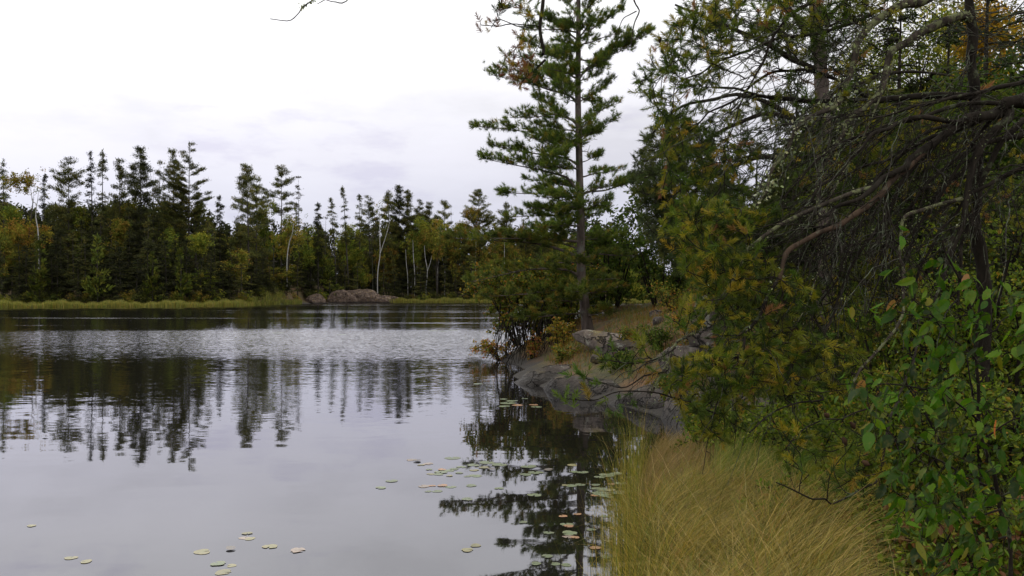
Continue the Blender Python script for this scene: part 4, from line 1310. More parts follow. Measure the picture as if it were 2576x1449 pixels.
blades(bb, np.stack([xx2, yy2, np.full(n, -.03)], 1), R.uniform(.5, 1.0, n), np.stack([np.cos(a), np.sin(a)], 1), np.abs(R.normal(.35, .3, n)), .0035, SEDGE, [3, 4, 3, 1, 1], 6, .15)
tag(bb.build('sedge_stems', M['grass']), 'sparse thin sedge stems rising from the shallow water', 'sedge', kind='stuff')
n = 12000
yy = R.uniform(6.4, 9.8, n)
xx = np.interp(yy, [6.3, 7.9, 10.1], [1.45, 1.75, 2.4]) + R.uniform(0, 1, n) * 1.6
a = R.normal(0, .8, n)
bb = Buf()
blades(bb, np.stack([xx, yy, ground_z(xx, yy) - .02], 1), R.uniform(.3, .62, n), np.stack([np.cos(a), np.sin(a)], 1), np.abs(R.normal(.9, .4, n)), .005, [(.15, .20, .025), (.21, .24, .03), (.08, .11, .016), (.32, .26, .06)], [4, 3, 3, 1.5], 5, .15, .3)
tag(bb.build('bank_grass', M['grass']), 'fine fresh green grass between the golden sedge and the rocks', 'grass', kind='stuff')
# green brush and low cover behind and right of the sedge
n = 26000
yy = R.uniform(4.0, 12, n)
xx = R.uniform(1.9, 5.6, n) + (yy - 4) * .10
bbk = near_d(xx, yy) > .15
xx, yy = xx[bbk], yy[bbk]
z = ground_z(xx, yy)
a = R.uniform(0, 6.28, len(xx))
bb = Buf()
blades(bb, np.stack([xx, yy, z - .02], 1), R.uniform(.15, .45, len(xx)), np.stack([np.cos(a), np.sin(a)], 1), R.uniform(.2, 1.2, len(xx)), .005, [(.09, .13, .025), (.14, .16, .03), (.24, .20, .05), (.06, .08, .02)], [4, 3, 2, 3], 4, .15)
tag(bb.build('bank_grass', M['grass']), 'short green grass under the shrubs of the near bank', 'grass', kind='stuff')

GALE = [(.12, .18, .020), (.17, .22, .024), (.06, .09, .014), (.26, .24, .03), (.30, .18, .035)]
GW = [4, 3, 3, 1, .5]
G_G = 'low leafy shrubs of the near bank'
for (u, v, Y, h, w, lab) in ((1935, 1075, 8.2, .75, 1.1, 'feathery green bush directly behind the golden sedge'), (2040, 1090, 7.4, .75, 1.0, 'green bush right of the feathery one, behind the sedge'),
                             (2130, 1030, 7.6, .9, 1.1, 'small leaved bush below the bare lichened pole'), (1850, 1120, 9.0, .55, 1.0, 'low bush at the left, by the black rock behind the sedge'),
                             (2200, 1180, 6.0, .75, 1.0, 'green bush left of the big leaved cherry, above the sedge end'), (2100, 1210, 5.6, .45, .9, 'low green bush in the notch of the sedge'),
                             (2330, 1090, 6.4, 1.0, 1.2, 'leafy bush behind the middle cherry leaves'), (2480, 1050, 6.0, 1.1, 1.2, 'leafy bush behind the right hand cherry leaves'),
                             (2280, 1330, 4.6, .5, .8, 'low dark bush in the bottom right corner area, left part'), (2420, 1390, 4.2, .45, .8, 'low dark bush at the bottom right below the cherry'),
                             (2550, 1330, 4.4, .6, .8, 'low dark bush at the right edge near the bottom'), (2150, 1400, 4.5, .35, .7, 'small bush with brown leaves where the sedge ends at the bottom'), (2050, 1180, 5.6, .5, .9, 'green bush growing into the right edge of the sedge'), (2190, 1300, 4.9, .5, .8, 'green bush between the sedge end and the lowest cherry leaves'),
                             (1800, 1080, 9.4, .5, 1.1, 'green mound of leaves above the black shore rock'),
                             (2240, 900, 8.4, 1.5, 1.5, 'tall shrub behind the bare lichened pole'), (2400, 870, 8.2, 1.7, 1.5, 'tall shrub in the shade behind the cherry'), (2540, 800, 7.8, 1.9, 1.4, 'tall shrub at the right edge in the shade')):
    x0 = (u - 1288) / F_PX * Y
    shrub('low_shrub', on_ground(x0, Y), h, w, lab, 'shrub', GALE if v < 1290 else GALE[:4] + [(.17, .075, .035)], GW if v < 1290 else [3, 2, 3, 1, 2.5], 11, int(2600 + 1200 * h), .042, group=G_G, low=.05)

# ------------------------------------------------------------------ growing twigs: attractor points joined to limbs
def poly_sample(poly, n):
    poly = np.array(poly, float)
    lo, hi = poly.min(0), poly.max(0)
    out = []
    cnt = 0
    while cnt < n:
        p = R.uniform(lo, hi, (n * 3, 2))
        ins = np.zeros(len(p), bool)
        m = len(poly)
        for i in range(m):
            a, b_2 = poly[i], poly[(i + 1) % m]
            if a[1] == b_2[1]:
                continue
            c = ((a[1] > p[:, 1]) != (b_2[1] > p[:, 1])) & (p[:, 0] < (b_2[0] - a[0]) * (p[:, 1] - a[1]) / (b_2[1] - a[1]) + a[0])
            ins ^= c
        out.append(p[ins])
        cnt += ins.sum()
    return np.concatenate(out)[:n]

def vol(poly, y0, y1, n, slope=None):
    """points of a volume: outline in photo pixels, depth between y0 and y1"""
    p = poly_sample(poly, n)
    Y = R.uniform(y0, y1, n)
    if slope is not None:
        Y = Y + slope(p[:, 0], p[:, 1])
    return np.stack([(p[:, 0] - 1288) / F_PX * Y, Y, EYE - (p[:, 1] - HOR) / F_PX * Y], 1)

class Grower:
    def __init__(s, org):
        s.org = np.asarray(org, float)
        s.pos = np.zeros((60000, 3)); s.dir = np.zeros((60000, 3)); s.rad = np.zeros(60000); s.n = 0
    def nodes(s, P, r):
        T = nrm(np.gradient(P, axis=0))
        k = len(P)
        s.pos[s.n:s.n + k] = P; s.dir[s.n:s.n + k] = T; s.rad[s.n:s.n + k] = r
        s.n += k
    def limb(s, buf, pts, r0, r1, n=28, k=8, amp=.012, knots=True):
        P = wob(spline(pts, n), amp)
        r = r0 + (r1 - r0) * np.linspace(0, 1, n) ** .85
        if knots:
            r = r * (1 + R.uniform(-.10, .14, n))
        tube(buf, P - s.org, r, k)
        s.nodes(P, r)
        return P
    def grow(s, buf, A, r_tip=.002, sag=0., maxlen=1.2, kink=.06, tpr=.25, k=4, bias=(0, 0, 0)):
        """join every point of A to the closest wood; returns end points and directions"""
        D = np.array([np.min(np.linalg.norm(s.pos[:s.n] - a, axis=1)) for a in A])
        ends, dirs = [], []
        for a in A[np.argsort(D)]:
            dd = np.linalg.norm(s.pos[:s.n] - a, axis=1)
            al = ((a - s.pos[:s.n]) * s.dir[:s.n]).sum(1) / np.maximum(dd, 1e-6)
            cost = dd * (1.35 - .5 * al)
            i = int(np.argmin(cost))
            L = dd[i]
            if L > maxlen or L < .015:
                continue
            p0 = s.pos[i]; d0 = s.dir[i]
            c = p0 + (d0 * .3 + nrm(a - p0) * .25) * L + R.normal(0, .07 * L, 3) + np.array([0, 0, -sag * L])
            m = max(3, min(12, int(L / .07) + 2))
            x = np.linspace(0, 1, m)[:, None]
            P = (1 - x) ** 2 * p0 + 2 * x * (1 - x) * c + x ** 2 * a
            P[1:-1] += R.normal(0, kink * .12 * min(L, .5), P[1:-1].shape)
            r0 = min(s.rad[i] * .75, r_tip + .0065 * L + .001)
            r = np.linspace(max(r0, r_tip), r_tip, m)
            tube(buf, P - s.org, r, k)
            s.nodes(P[1:], r[1:])
            ends.append(a); dirs.append(nrm(P[-1] - P[-2]))
        if not ends:
            return np.zeros((0, 3)), np.zeros((0, 3))
        return np.array(ends), np.array(dirs)

JT = [needle_template(30, .044, .0036, .055, 12, 70, 70 + i) for i in range(4)]
JTs = [tri_tuft(30, .046, .0055, .07, 20, 65, 80 + i) for i in range(4)]
JC = [(.075, .115, .014), (.14, .155, .016), (.035, .055, .010), (.26, .22, .02), (.36, .24, .03), (.28, .13, .06)]
JW = [4, 3.4, 3, 1.4, .35, .4]
def tufts(buf, C, D, org, T=JT, sc=(.8, 1.2), cols=JC, w=JW, back=3, jit=.25):
    """brush of needles at every tip plus some further back along the twig"""
    if not len(C):
        return
    CC, DD = [C], [D]
    base = pick(cols, w, len(C), .15)
    cl = [base]
    for k in range(back):
        off_ = .055 * (k + 1)
        CC.append(C - D * off_ + R.normal(0, .012, C.shape))
        DD.append(nrm(D + R.normal(0, jit * 1.6, D.shape)))
        cl.append(base * (1 + R.uniform(-.2, .1, (len(C), 1))))
    C, D, cl = np.concatenate(CC), np.concatenate(DD), np.concatenate(cl)
    D = nrm(D + R.normal(0, jit, D.shape) + np.array([0, 0, .1]))
    for j, t_ in enumerate(T):
        mk = np.arange(len(C)) % len(T) == j
        inst(buf, *t_, C[mk] - org, basis(D[mk]), R.uniform(*sc, mk.sum()), cl[mk])

def sweeps(g, buf, lo, hi, n, L0, L1, dirv, k_side=5, r0=.0042, sag=.35, side=.28):
    """long arching twigs leaving existing wood whose photo position lies inside the window lo..hi"""
    P = g.pos[:g.n]
    u = P[:, 0] / P[:, 1] * F_PX + 1288; v = HOR - (P[:, 2] - EYE) / P[:, 1] * F_PX
    idx = np.where((u > lo[0]) & (u < hi[0]) & (v > lo[1]) & (v < hi[1]) & (g.rad[:g.n] > .004))[0]
    for i in R.choice(idx, n):
        L = R.uniform(L0, L1)
        d = nrm(np.array(dirv) + R.normal(0, .30, 3))
        p0 = g.pos[i]
        x = np.linspace(0, 1, 12)[:, None]
        Q = p0 + d * L * x + np.array([0, 0, -sag * L * R.uniform(.1, 1.3)]) * x ** 2
        Q = wob(Q, .038 * L) + R.normal(0, .006, Q.shape)
        Q[0] = p0
        r1 = r0 * R.uniform(.6, 1.3)
        tube(buf, Q - g.org, np.linspace(r1, .0016, 12), 4)
        g.nodes(Q[1:], np.linspace(r1, .0016, 11))
        for k in range(k_side):
            j = R.integers(2, 11)
            l = L * side * R.uniform(.4, 1.2) * (1.2 - j / 12)
            dd = nrm(nrm(Q[j] - Q[j - 1]) + R.normal(0, .8, 3))
            y = np.linspace(0, 1, 6)[:, None]
            S = Q[j] + dd * l * y + np.array([0, 0, -.25 * l]) * y ** 2
            S = wob(S, .07 * l); S[0] = Q[j]
            tube(buf, S - g.org, np.linspace(r1 * .5, .0012, 6), 3)

def lichen_on(buf, P, org, n, size=.02, spread=.016, cols=((.30, .33, .17), (.22, .25, .13), (.36, .38, .24)), hang=0.):
    i = R.uniform(0, len(P) - 1, n)
    c = np.stack([np.interp(i, np.arange(len(P)), P[:, j]) for j in range(3)], 1)
    # lichen sits in patches
    ok = np.sin(i * 1.7 + 1) + np.sin(i * .6) > -.5
    c = c[ok] + R.normal(0, spread, (ok.sum(), 3))
    N = len(c)
    inst(buf, *CARD4, c - org, basis(R.normal(size=(N, 3)) + np.array([0, 0, -hang])), size * R.uniform(.5, 1.4, N), pick(list(cols), [1] * len(cols), N, .2))

# ---- big jack pine whose limbs sweep in from the right (trunk at the right) ----
px = lambda lst, Y0, Y1: [at(a, c, Y0 + (Y1 - Y0) * i / (len(lst) - 1)) for i, (a, c) in enumerate(lst)]
# tree A: upright trunk near the right edge
orgA = at(2465, 900, 7.2); orgA[2] = float(ground_z(orgA[0], 7.2)) - .05
A = empty('jack_pine', orgA)
tag(A, 'old jack pine with lichened limbs, its dark trunk upright near the right edge', 'pine')
GA = Grower(orgA)
wb = Buf()
trA = GA.limb(wb, [orgA, at(2470, 700, 7.15), at(2450, 560, 7.1), at(2458, 430, 7.05), at(2462, 315, 7.0), at(2446, 160, 7.0), at(2432, 0, 7.0), at(2425, -250, 7.0), at(2445, -520, 7.0)], .055, .030, 60, 10, .012)
wb.build('trunk', M['bark_dark'], A, True)
lb = Buf()
fA = Buf(); tw = Buf()
def limbA(name_mat, pts, r0, r1, lich=0, lsz=.022, n=34):
    b1 = Buf()
    P = GA.limb(b1, pts, r0, r1, n)
    b1.build('limb', M[name_mat], A, True)
    if lich:
        lichen_on(lb, P, orgA, lich, lsz, .014 + r0 * .5)
    return P
topA = at(2430, -120, 7.0)
L1 = limbA('bark_lichen', [topA] + px([(2380, -25), (2319, 4), (2258, 17), (2188, 57), (2162, 96), (2149, 144), (2131, 209), (2110, 261), (2027, 305), (1983, 370), (1953, 418), (1931, 470), (1905, 520)], 6.9, 5.9), .040, .007, 900, .022, 60)
L2 = limbA('bark_lichen', px([(2440, 50), (2419, 39), (2345, 65), (2292, 105), (2249, 135), (2223, 192), (2205, 244), (2149, 296), (2123, 331), (2101, 370), (2075, 405), (2066, 479), (2057, 545), (2049, 627)], 7.0, 6.0), .038, .006, 600, .018, 60)
L3 = limbA('bark_dark', px([(2455, 244), (2319, 244), (2188, 257), (2057, 257), (1960, 245), (1883, 235), (1790, 215)], 7.0, 6.9), .034, .008, 80)
L3b = limbA('bark_dark', px([(2188, 250), (2080, 190), (1990, 175), (1900, 210), (1830, 260), (1760, 300)], 7.0, 6.6), .016, .006, 80)
L3c = limbA('bark_dark', px([(2220, 20), (2120, 68), (2060, 80), (1960, 98), (1850, 135), (1790, 170), (1720, 195)], 6.9, 6.4), .016, .005, 120)
L3d = limbA('bark_dark', px([(2050, 0), (1990, 30), (1950, 90), (1915, 150), (1880, 240), (1850, 290)], 6.5, 6.2), .014, .005, 60)
# long overhead limb running left above the frame, with the twigs that hang into view
over = limbA('bark_dark', [at(2435, -300, 7.0), at(2150, -380, 6.5), at(1800, -260, 5.9), at(1500, -170, 5.4), at(1240, -140, 5.1), at(1000, -110, 5.0), at(880, -60, 5.0)], .040, .012, 0)
ov1 = limbA('bark_dark', px([(1362, -160), (1366, -20), (1362, 60), (1358, 100), (1366, 130), (1372, 150)], 5.3, 5.2), .011, .009, 0, n=20)
ov2 = limbA('bark_dark', px([(1372, 150), (1345, 175), (1320, 200), (1300, 225)], 5.2, 5.15), .007, .004, 0, n=14)
ov3 = limbA('bark_dark', px([(900, -70), (830, -20), (790, 0), (768, 22), (745, 40), (720, 49), (683, 41)], 5.0, 4.95), .005, .0022, 0, n=22)
ov4 = limbA('bark_dark', px([(940, -95), (870, -10), (845, 2), (822, 4), (800, -5)], 5.0, 5.0), .004, .002, 0, n=16)
ov5 = limbA('bark_dark', px([(1620, -200), (1600, -40), (1598, 10), (1603, 30), (1597, 60), (1590, 110)], 5.6, 5.5), .007, .003, 0, n=18)
ov6 = limbA('bark_dark', px([(1601, 28), (1580, 40), (1560, 52), (1545, 78)], 5.55, 5.5), .004, .002, 0, n=10)
ov7 = limbA('bark_dark', px([(1340, 70), (1300, 55), (1262, 55), (1245, 70)], 5.25, 5.15), .004, .0025, 0, n=12)
ov7b = limbA('bark_dark', px([(1358, 66), (1320, 62), (1280, 56), (1246, 60), (1215, 66)], 5.25, 5.15), .004, .0025, 0, n=12)
lichen_on(lb, ov3[6:14], orgA, 60, .012, .008)
# hanging tufts near the white pine
att = np.concatenate([vol([(1290, 85), (1352, 95), (1362, 170), (1320, 225), (1262, 190), (1255, 150)], 5.05, 5.35, 46), vol([(1255, -10), (1345, 10), (1350, 60), (1310, 45), (1240, 5)], 5.1, 5.35, 22),
                      np.array([at(1208, 55, 5.15), at(1222, 62, 5.15), at(1238, 58, 5.2), at(1250, 30, 5.2), at(1262, 24, 5.2)])])
EJ, DJ = GA.grow(tw, att, .0018, -.02, .6)
tufts(fA, EJ, nrm(DJ + np.array([-.35, 0, .3])), orgA, sc=(.6, .9), cols=JC + [(.20, .08, .05)], w=[2.5, 2, 2.5, 1.2, .6, 1, 2.4], back=1)
# live foliage of tree A, upper left of the mass
zA = [([(1720, 10), (1690, 50), (1600, 187), (1606, 270), (1680, 337), (1700, 225), (1790, 240), (1860, 90), (1850, 0), (1760, 0)], 6.2, 7.4, 255),
      ([(1650, 345), (1720, 255), (1860, 285), (1900, 390), (1870, 570), (1740, 600), (1660, 495)], 6.2, 7.6, 255),
      ([(1860, 90), (2060, 10), (2200, 120), (2180, 300), (2040, 345), (1960, 345), (1880, 255)], 6.3, 7.8, 90),
      ([(1850, 0), (2150, -40), (2300, -40), (2250, 40), (2050, 90), (1880, 90)], 6.2, 7.6, 135),
      ([(1960, 390), (2160, 315), (2300, 300), (2400, 195), (2560, 225), (2500, 345), (2330, 420), (2150, 495), (1990, 495)], 6.8, 8.6, 390)]
for poly, y0, y1, n in zA:
    E, D = GA.grow(tw, vol(poly, y0, y1, n), .0030, .05, 1.1)
    tufts(fA, E, D, orgA, back=1)
# bare crooked twigs of tree A
deadA = Buf()
sweeps(GA, deadA, (1850, -60), (2460, 330), 90, .3, .8, (-.75, -.1, -.35), 6)
sweeps(GA, deadA, (1950, 150), (2460, 520), 70, .3, .8, (-.55, -.25, -.65), 5)
sweeps(GA, deadA, (2300, -60), (2576, 300), 40, .3, .8, (.6, 0, .2), 5)
sweeps(GA, tw, (1850, -60), (2400, 200), 60, .3, .8, (-.6, 0, .3), 6, sag=.1)
tw.build('twigs', M['bark_dark'], A, True)
deadA.build('dead_twigs', M['bark_dead'], A, True)
fA.build('needles', M['needle'], A)
lb.build('lichen', M['lichen'], A)

# tree B: heavy leaning jack pine entering from the right edge, drooping to the water
orgB = np.array([4.9, 6.4, 0]); orgB[2] = float(ground_z(4.9, 6.4)) - .05
B = empty('jack_pine', orgB)
tag(B, 'low leaning jack pine with a thick dark limb entering from the right edge', 'pine')
GB = Grower(orgB)
wb = Buf()
pB = GB.limb(wb, [orgB, orgB + [.1, .0, 1.2], at(2900, 330, 6.4), at(2700, 270, 6.35), at(2575, 261, 6.3), at(2515, 283, 6.3), at(2427, 305, 6.2), at(2319, 375, 6.1), at(2258, 418, 6.0), at(2200, 470, 5.9), at(2120, 520, 5.8), at(2040, 600, 5.7)], .070, .006, 70, 12, .02)
wb.build('trunk', M['bark_dark'], B, True)
lbB, fB, twB, dB = Buf(), Buf(), Buf(), Buf()
def limbB(mt, pts, r0, r1, lich=0, lsz=.016, n=34):
    b1 = Buf()
    P = GB.limb(b1, pts, r0, r1, n)
    b1.build('limb', M[mt], B, True)
    if lich:
        lichen_on(lbB, P, orgB, lich, lsz, .010 + r0 * .4)
    return P
limbB('bark_orange', px([(2330, 372), (2258, 436), (2227, 484), (2188, 518), (2123, 553), (2057, 592), (1983, 635), (1961, 696)], 6.1, 5.5), .024, .014)
limbB('bark_dark', px([(1961, 696), (1944, 735), (1883, 840), (1839, 900), (1805, 931)], 5.5, 5.3), .014, .006, 60)
limbB('bark_lichen', px([(2200, 470), (2120, 500), (2010, 545), (1918, 596), (1883, 630), (1857, 674), (1839, 726), (1774, 800), (1744, 835), (1704, 870), (1683, 909), (1674, 927), (1643, 992)], 5.9, 5.1), .016, .006, 260, .011, 50)
limbB('bark_dark', px([(1700, 875), (1660, 905), (1610, 915), (1560, 905), (1515, 902)], 5.15, 5.0), .005, .0025, 0, n=16)
limbB('bark_dark', px([(1676, 935), (1630, 955), (1570, 975), (1510, 965), (1470, 945)], 5.1, 4.95), .005, .0025, 0, n=16)
limbB('bark_dark', px([(1800, 1040), (1700, 1005), (1640, 990), (1560, 985), (1490, 1000), (1425, 1000)], 5.2, 4.9), .005, .0025, 0, n=18)
limbB('bark_dark', px([(2540, 280), (2528, 305), (2475, 349), (2449, 414), (2432, 501), (2406, 588), (2370, 700)], 6.3, 6.1), .034, .014, 60)
limbB('bark_lichen', px([(2420, 500), (2330, 520), (2271, 552), (2266, 639), (2275, 691), (2271, 761), (2253, 813), (2197, 900), (2150, 960)], 6.1, 5.4), .014, .008, 200, .009, 44)
limbB('bark_dark', px([(2427, 310), (2300, 300), (2200, 340), (2120, 420), (2030, 500)], 6.2, 5.9), .020, .007, 60)
limbB('bark_dark', px([(2500, 290), (2380, 350), (2290, 430), (2230, 540), (2160, 640), (2110, 760)], 6.4, 6.0), .022, .007, 80)
limbB('bark_dark', px([(2450, 400), (2360, 480), (2300, 600), (2260, 720)], 6.5, 6.3), .018, .007, 80)
limbB('bark_dark', px([(2576, 300), (2500, 380), (2460, 520), (2420, 640), (2410, 760)], 6.7, 6.4), .026, .009, 60)
limbB('bark_lichen', px([(2250, 150), (2180, 330), (2110, 460), (2075, 560), (2060, 700), (2000, 820)], 6.3, 5.6), .008, .004, 160, .010)
limbB('bark_dark', px([(2110, 760), (2050, 860), (1990, 950), (2060, 1000), (1950, 1030), (1880, 1090)], 5.9, 5.0), .008, .004, 0)
limbB('bark_dark', px([(2258, 1000), (2180, 1030), (2110, 1045), (2030, 1075), (1985, 1110)], 5.0, 4.8), .006, .003, 40, .008)
limbB('bark_dark', px([(2230, 1100), (2210, 1190), (2160, 1240), (2100, 1260), (2050, 1250), (1985, 1225), (1960, 1205)], 4.6, 4.3), .007, .003, 40, .008)
limbB('bark_dark', px([(2258, 1000), (2300, 900), (2350, 760), (2400, 600)], 5.0, 6.1), .006, .010, 40, .008)
limbB('bark_dark', px([(2230, 1100), (2250, 1040), (2262, 1000)], 4.6, 5.0), .007, .007, 0, n=12)
zB = [([(1650, 560), (1720, 520), (1850, 500), (1900, 600), (1880, 760), (1790, 760), (1700, 650)], 5.3, 6.9, 285),
      ([(1740, 600), (1900, 570), (2060, 495), (2000, 520), (1850, 540), (1720, 500)], 5.8, 7.3, 255),
      ([(1700, 640), (1900, 620), (2060, 700), (2080, 900), (1930, 1010), (1760, 920), (1800, 800), (1770, 740)], 5.2, 7.0, 450),
      ([(1880, 840), (2120, 830), (2200, 930), (2140, 990), (1960, 1000), (1850, 970)], 5.0, 6.6, 150),
      ([(1700, 900), (1860, 880), (1900, 1020), (1820, 1120), (1730, 1060), (1680, 980)], 4.9, 5.7, 180),
      ([(2060, 600), (2280, 560), (2330, 760), (2200, 880), (2060, 800)], 6.4, 7.6, 270),
      ([(1480, 880), (1600, 850), (1690, 860), (1680, 900), (1600, 930), (1500, 925)], 4.95, 5.2, 10),
      ([(2060, 260), (2340, 240), (2600, 280), (2600, 560), (2300, 560), (2080, 520)], 6.9, 8.2, 330),
      ([(1690, 800), (1740, 740), (1800, 760), (1760, 830), (1700, 850)], 5.1, 5.6, 26),
      ([(1920, 1090), (2180, 1040), (2260, 1150), (2200, 1260), (2080, 1230), (1990, 1180)], 4.3, 5.2, 69)]
for poly, y0, y1, n in zB:
    E, D = GB.grow(twB, vol(poly, y0, y1, n), .0028, .03, 1.2)
    tufts(fB, E, D, orgB, back=1, cols=JC, w=[4, 3.8, 3, 2.2, .45, .35], sc=(.75, 1.1))
sp = np.array([at(*q) for q in [(1440, 945, 4.95), (1455, 940, 4.95), (1475, 948, 4.95), (1410, 998, 4.9), (1428, 992, 4.9), (1450, 1000, 4.9), (1478, 990, 4.92), (1498, 965, 4.95), (1530, 1025, 5.0), (1545, 1035, 5.0),
                             (1560, 1015, 5.0), (1588, 1005, 5.05), (1600, 860, 5.1), (1480, 940, 4.95), (1540, 905, 5.0), (1515, 890, 5.0), (1650, 935, 5.1), (1622, 925, 5.1), (1640, 955, 5.1), (1658, 880, 5.1)]])
E, D = GB.grow(twB, sp, .0016, .0, .5)
tufts(fB, E, nrm(D + np.array([-.3, 0, .45])), orgB, back=1, cols=[(.07, .13, .02), (.10, .15, .02), (.26, .16, .03)], w=[4, 3, 1.4], sc=(.75, 1.0))
for pts, ra, rb in (([(2576, 240), (2460, 300), (2330, 350), (2230, 420), (2150, 520), (2090, 640)], .022, .005), ([(2600, 330), (2480, 360), (2370, 430), (2260, 560), (2190, 700)], .024, .005),
                    ([(2600, 270), (2450, 260), (2300, 300), (2180, 330), (2060, 400), (1970, 500)], .020, .004), ([(2620, 420), (2500, 450), (2400, 540), (2330, 660), (2290, 800)], .020, .005),
                    ([(2450, 300), (2340, 330), (2240, 400), (2140, 430), (2040, 520), (1950, 560)], .015, .004), ([(2500, 290), (2440, 380), (2350, 520), (2240, 640), (2180, 800)], .017, .004),
                    ([(2600, 200), (2480, 230), (2350, 260), (2240, 290), (2120, 300)], .018, .005), ([(2040, 600), (1990, 700), (1960, 800), (1900, 880)], .009, .004), ([(2150, 560), (2120, 680), (2060, 780), (2040, 880)], .009, .004)):
    limbB('bark_dark', px(pts, R.uniform(6.2, 6.8), R.uniform(5.6, 6.4)), ra, rb, 60, .009)
dG = Buf()
sweeps(GB, dB, (2060, 200), (2640, 640), 200, .3, .9, (-.75, -.25, -.40), 6)
sweeps(GB, dG, (2060, 240), (2640, 760), 70, .3, .85, (-.60, -.45, -.50), 5, r0=.0045)
sweeps(GB, dG, (1800, 480), (2260, 960), 60, .25, .7, (-.45, -.3, -.7), 5)
sweeps(GB, dB, (1800, 480), (2300, 960), 60, .25, .7, (.2, -.2, -.8), 4)
sweeps(GB, dG, (1600, 780), (1900, 1000), 14, .15, .4, (-.7, -.2, -.2), 4, r0=.003)
lichen_on(lbB, GB.pos[:GB.n][R.integers(0, GB.n, 1500)], orgB, 900, .009, .006)
dG.build('dead_twigs', M['bark_dead'], B, True)
twB.build('twigs', M['bark_dark'], B, True)
dB.build('bare_twigs', M['bark_dark'], B, True)
fB.build('needles', M['needle'], B)
lbB.build('lichen', M['lichen'], B)
# cones held on the twigs
cb_ = Buf()
CONE = []
th = np.linspace(0, PI, 7); ph = np.linspace(0, 2 * PI, 8, endpoint=False)
T_, P_ = np.meshgrid(th, ph, indexing='ij')
cv_ = np.stack([np.sin(T_) * np.cos(P_) * (.5 + .18 * (np.arange(7) % 2)[:, None]), np.sin(T_) * np.sin(P_) * (.5 + .18 * (np.arange(7) % 2)[:, None]), -np.cos(T_)], -1).reshape(-1, 3)
cf_ = np.array([[i * 8 + j, i * 8 + (j + 1) % 8, (i + 1) * 8 + (j + 1) % 8, (i + 1) * 8 + j] for i in range(6) for j in range(8)])
cp = np.array([at(*q) for q in [(2145, 1070, 4.7), (2125, 1110, 4.7), (2178, 1165, 4.6), (1955, 240, 6.6), (1660, 100, 6.5), (2080, 1045, 4.8), (2000, 830, 5.6), (1890, 700, 5.5)]])
for c_ in cp:
    cb_ = Buf()
    inst(cb_, cv_, cf_, c_ - orgB, basis(R.normal(size=(1, 3))), .024, (2.2, 1.5, 1.1))
    cb_.build('cone', M['bark_dark'], B, True)


# tree C: darker conifer further back, drooping fine foliage, thick trunk high in the middle
orgC = at(2075, 700, 12.0); orgC[2] = float(ground_z(orgC[0], 12.0)) - .05
Ct = empty('pine_tree', orgC)
tag(Ct, 'dark pine standing behind the jack pines, thick trunk leaving the top of the photo', 'pine')
GC = Grower(orgC)
wb = Buf()
GC.limb(wb, [orgC, at(2078, 600, 12), at(2072, 400, 12), at(2068, 220, 12), at(2053, 60, 12), at(2045, -100, 12), at(2040, -420, 12)], .13, .07, 60, 10, .01)
wb.build('trunk', M['bark_pine'], Ct, True)
tc_, fc_ = Buf(), Buf()
for pts in ([(2070, 300), (1950, 290), (1820, 330), (1700, 420), (1640, 500)], [(2072, 420), (1930, 400), (1800, 440), (1720, 520), (1680, 600)], [(2066, 180), (1940, 120), (1820, 60), (1740, 30), (1690, 10)], [(2060, 100), (1980, 20), (1900, -30), (1800, -60)],
            [(2070, 250), (2180, 200), (2300, 180), (2400, 200)], [(2056, 60), (2150, 0), (2250, -40)], [(2072, 500), (1980, 520), (1860, 580), (1780, 660)], [(2072, 400), (2200, 380), (2320, 420)], [(2070, 340), (1900, 250), (1750, 260), (1640, 330)]):
    b1 = Buf()
    GC.limb(b1, px(pts, 12, 11.6), .04, .012, 24, 6, .03)
    b1.build('limb', M['bark_dark'], Ct, True)
CC = [(.060, .078, .026), (.085, .10, .028), (.042, .052, .024), (.13, .125, .03)]
for poly, y0, y1, n in (([(1625, 330), (1600, 400), (1588, 480), (1610, 560), (1650, 640), (1740, 700), (1850, 640), (1880, 480), (1800, 340), (1700, 290)], 10.8, 12.8, 620),
                        ([(1780, 20), (1850, -40), (2000, -40), (2200, -40), (2180, 60), (2100, 160), (1900, 160), (1750, 100)], 11, 13, 180),
                        ([(1850, 250), (2200, 200), (2350, 260), (2300, 500), (2000, 640), (1850, 640)], 11.5, 13.5, 420)):
    E, D = GC.grow(tc_, vol(poly, y0, y1, n), .005, .12, 2.0)
    tufts(fc_, E, nrm(D + np.array([0, 0, -.25])), orgC, T=JTs, sc=(1.1, 1.7), cols=CC, w=[4, 3, 3, 1], back=4, jit=.5)
tc_.build('twigs', M['bark_dark'], Ct, True)
fc_.build('needles', M['needle'], Ct)

